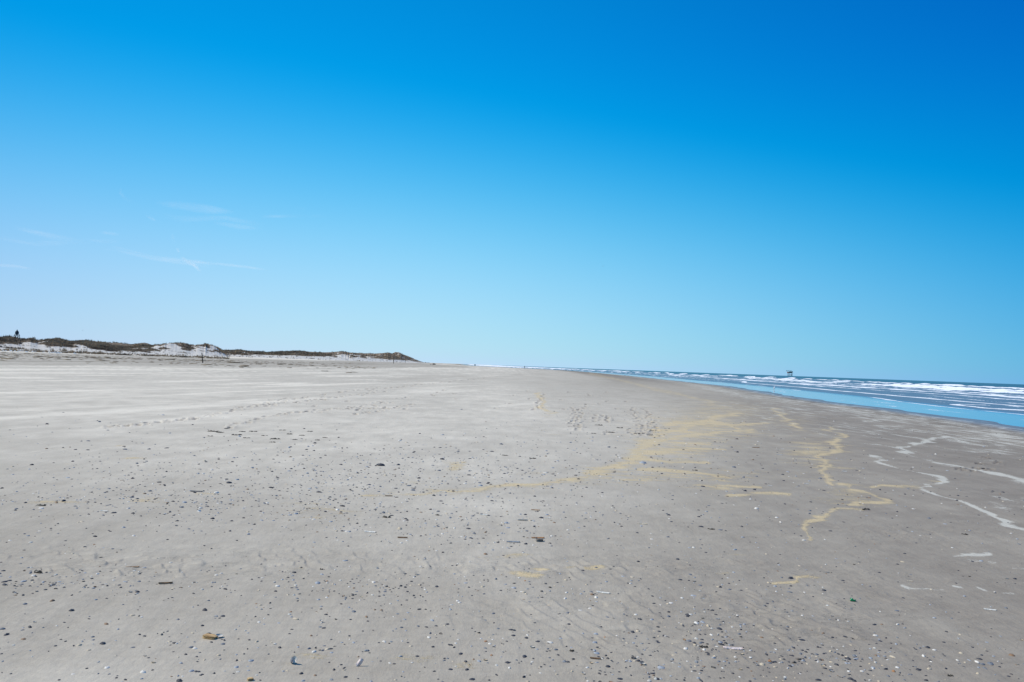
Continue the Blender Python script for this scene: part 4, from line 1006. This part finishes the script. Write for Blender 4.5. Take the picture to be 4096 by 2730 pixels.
# ------------------------------------------------------------------ thin clouds, high sheets far off
def cloud_mat():
    m = mat('cirrus'); t = NT(m); a = t.attr('dens'); pos = t.n('ShaderNodeNewGeometry').outputs['Position']
    n1 = t.noise(t.mapping(pos, (.0006, .0002, .001)), 1.0, 6, .6); n1 = t.mr(n1, .34, .72)
    al = t.m('MULTIPLY', t.m('MULTIPLY', a, n1), .8)
    di = t.n('ShaderNodeBsdfDiffuse', {'Color': (.9, .9, .9, 1)}).outputs[0]; tr = t.n('ShaderNodeBsdfTranslucent', {'Color': (.95, .95, .95, 1)}).outputs[0]
    cl = t.n('ShaderNodeMixShader', {0: .6, 1: di, 2: tr}).outputs[0]
    t.out(t.n('ShaderNodeMixShader', {0: al, 1: t.n('ShaderNodeBsdfTransparent').outputs[0], 2: cl}).outputs[0]); return m
CM = cloud_mat(); HC = 3000.
def cloud(pts, dn):
    P_ = np.array(pts, float); L = np.concatenate([[0], np.cumsum(np.hypot(*(P_[1:, :2] - P_[:-1, :2]).T))]); ss = np.linspace(0, L[-1], 40)
    xs = np.interp(ss, L, P_[:, 0]); ys = np.interp(ss, L, P_[:, 1]); ws = np.interp(ss, L, P_[:, 2]); k_ = 9
    tx = np.gradient(xs); ty = np.gradient(ys); tl = np.hypot(tx, ty); nx, ny = -ty / tl, tx / tl
    V = []; D = []
    for j in range(k_):
        f = j / (k_ - 1) * 2 - 1
        dr = ray(xs + nx * ws * f, ys + ny * ws * f); s_ = (HC - EYE) / dr[:, 2]
        V.append(dr * s_[:, None] + np.array([0, 0, EYE])); D.append(dn * (1 - f * f) ** 1.3 * np.clip(np.minimum(np.arange(40), 39 - np.arange(40)) / 9.0, 0, 1))
    me = grid_mesh('cirrus_cloud', np.concatenate(V), k_, 40); smooth(me); set_attr(me, 'dens', np.concatenate(D))
    o = link('cirrus_cloud', me, CM); o.visible_shadow = True; tag(o, kind='structure')
for pts, dn in (([(484,748,7),(482,775,9),(500,795,9),(548,820,7)], .34), ([(574,846,7),(600,870,10),(625,885,7)], .42),
                ([(620,812,10),(740,826,20),(830,838,22),(940,850,8)], .17), ([(600,850,12),(720,878,16),(900,872,12),(1060,905,14)], .10), ([(850,890,8),(960,908,14),(1060,915,8)], .12),
                ([(690,935,8),(690,955,9),(700,968,6)], .34), ([(708,992,6),(716,1012,7)], .25), ([(722,1028,8),(745,1046,9),(778,1062,9),(806,1092,7)], .50),
                ([(50,910,9),(200,945,14),(330,968,12),(480,966,10)], .34), ([(-30,948,10),(150,975,14),(420,968,10)], .22), ([(380,992,8),(470,998,13),(600,1030,12),(720,1046,14),(860,1060,16)], .34),
                ([(720,1044,7),(860,1055,7),(980,1068,7),(1080,1083,5)], .42), ([(-30,1058,8),(60,1066,8),(135,1080,6)], .32), ([(1130,826,8),(1230,836,9)], .2), ([(1040,868,8),(1180,864,8),(1320,866,8)], .16), ([(400,930,6),(450,935,8),(480,940,6)], .2)):
    cloud(pts, dn)
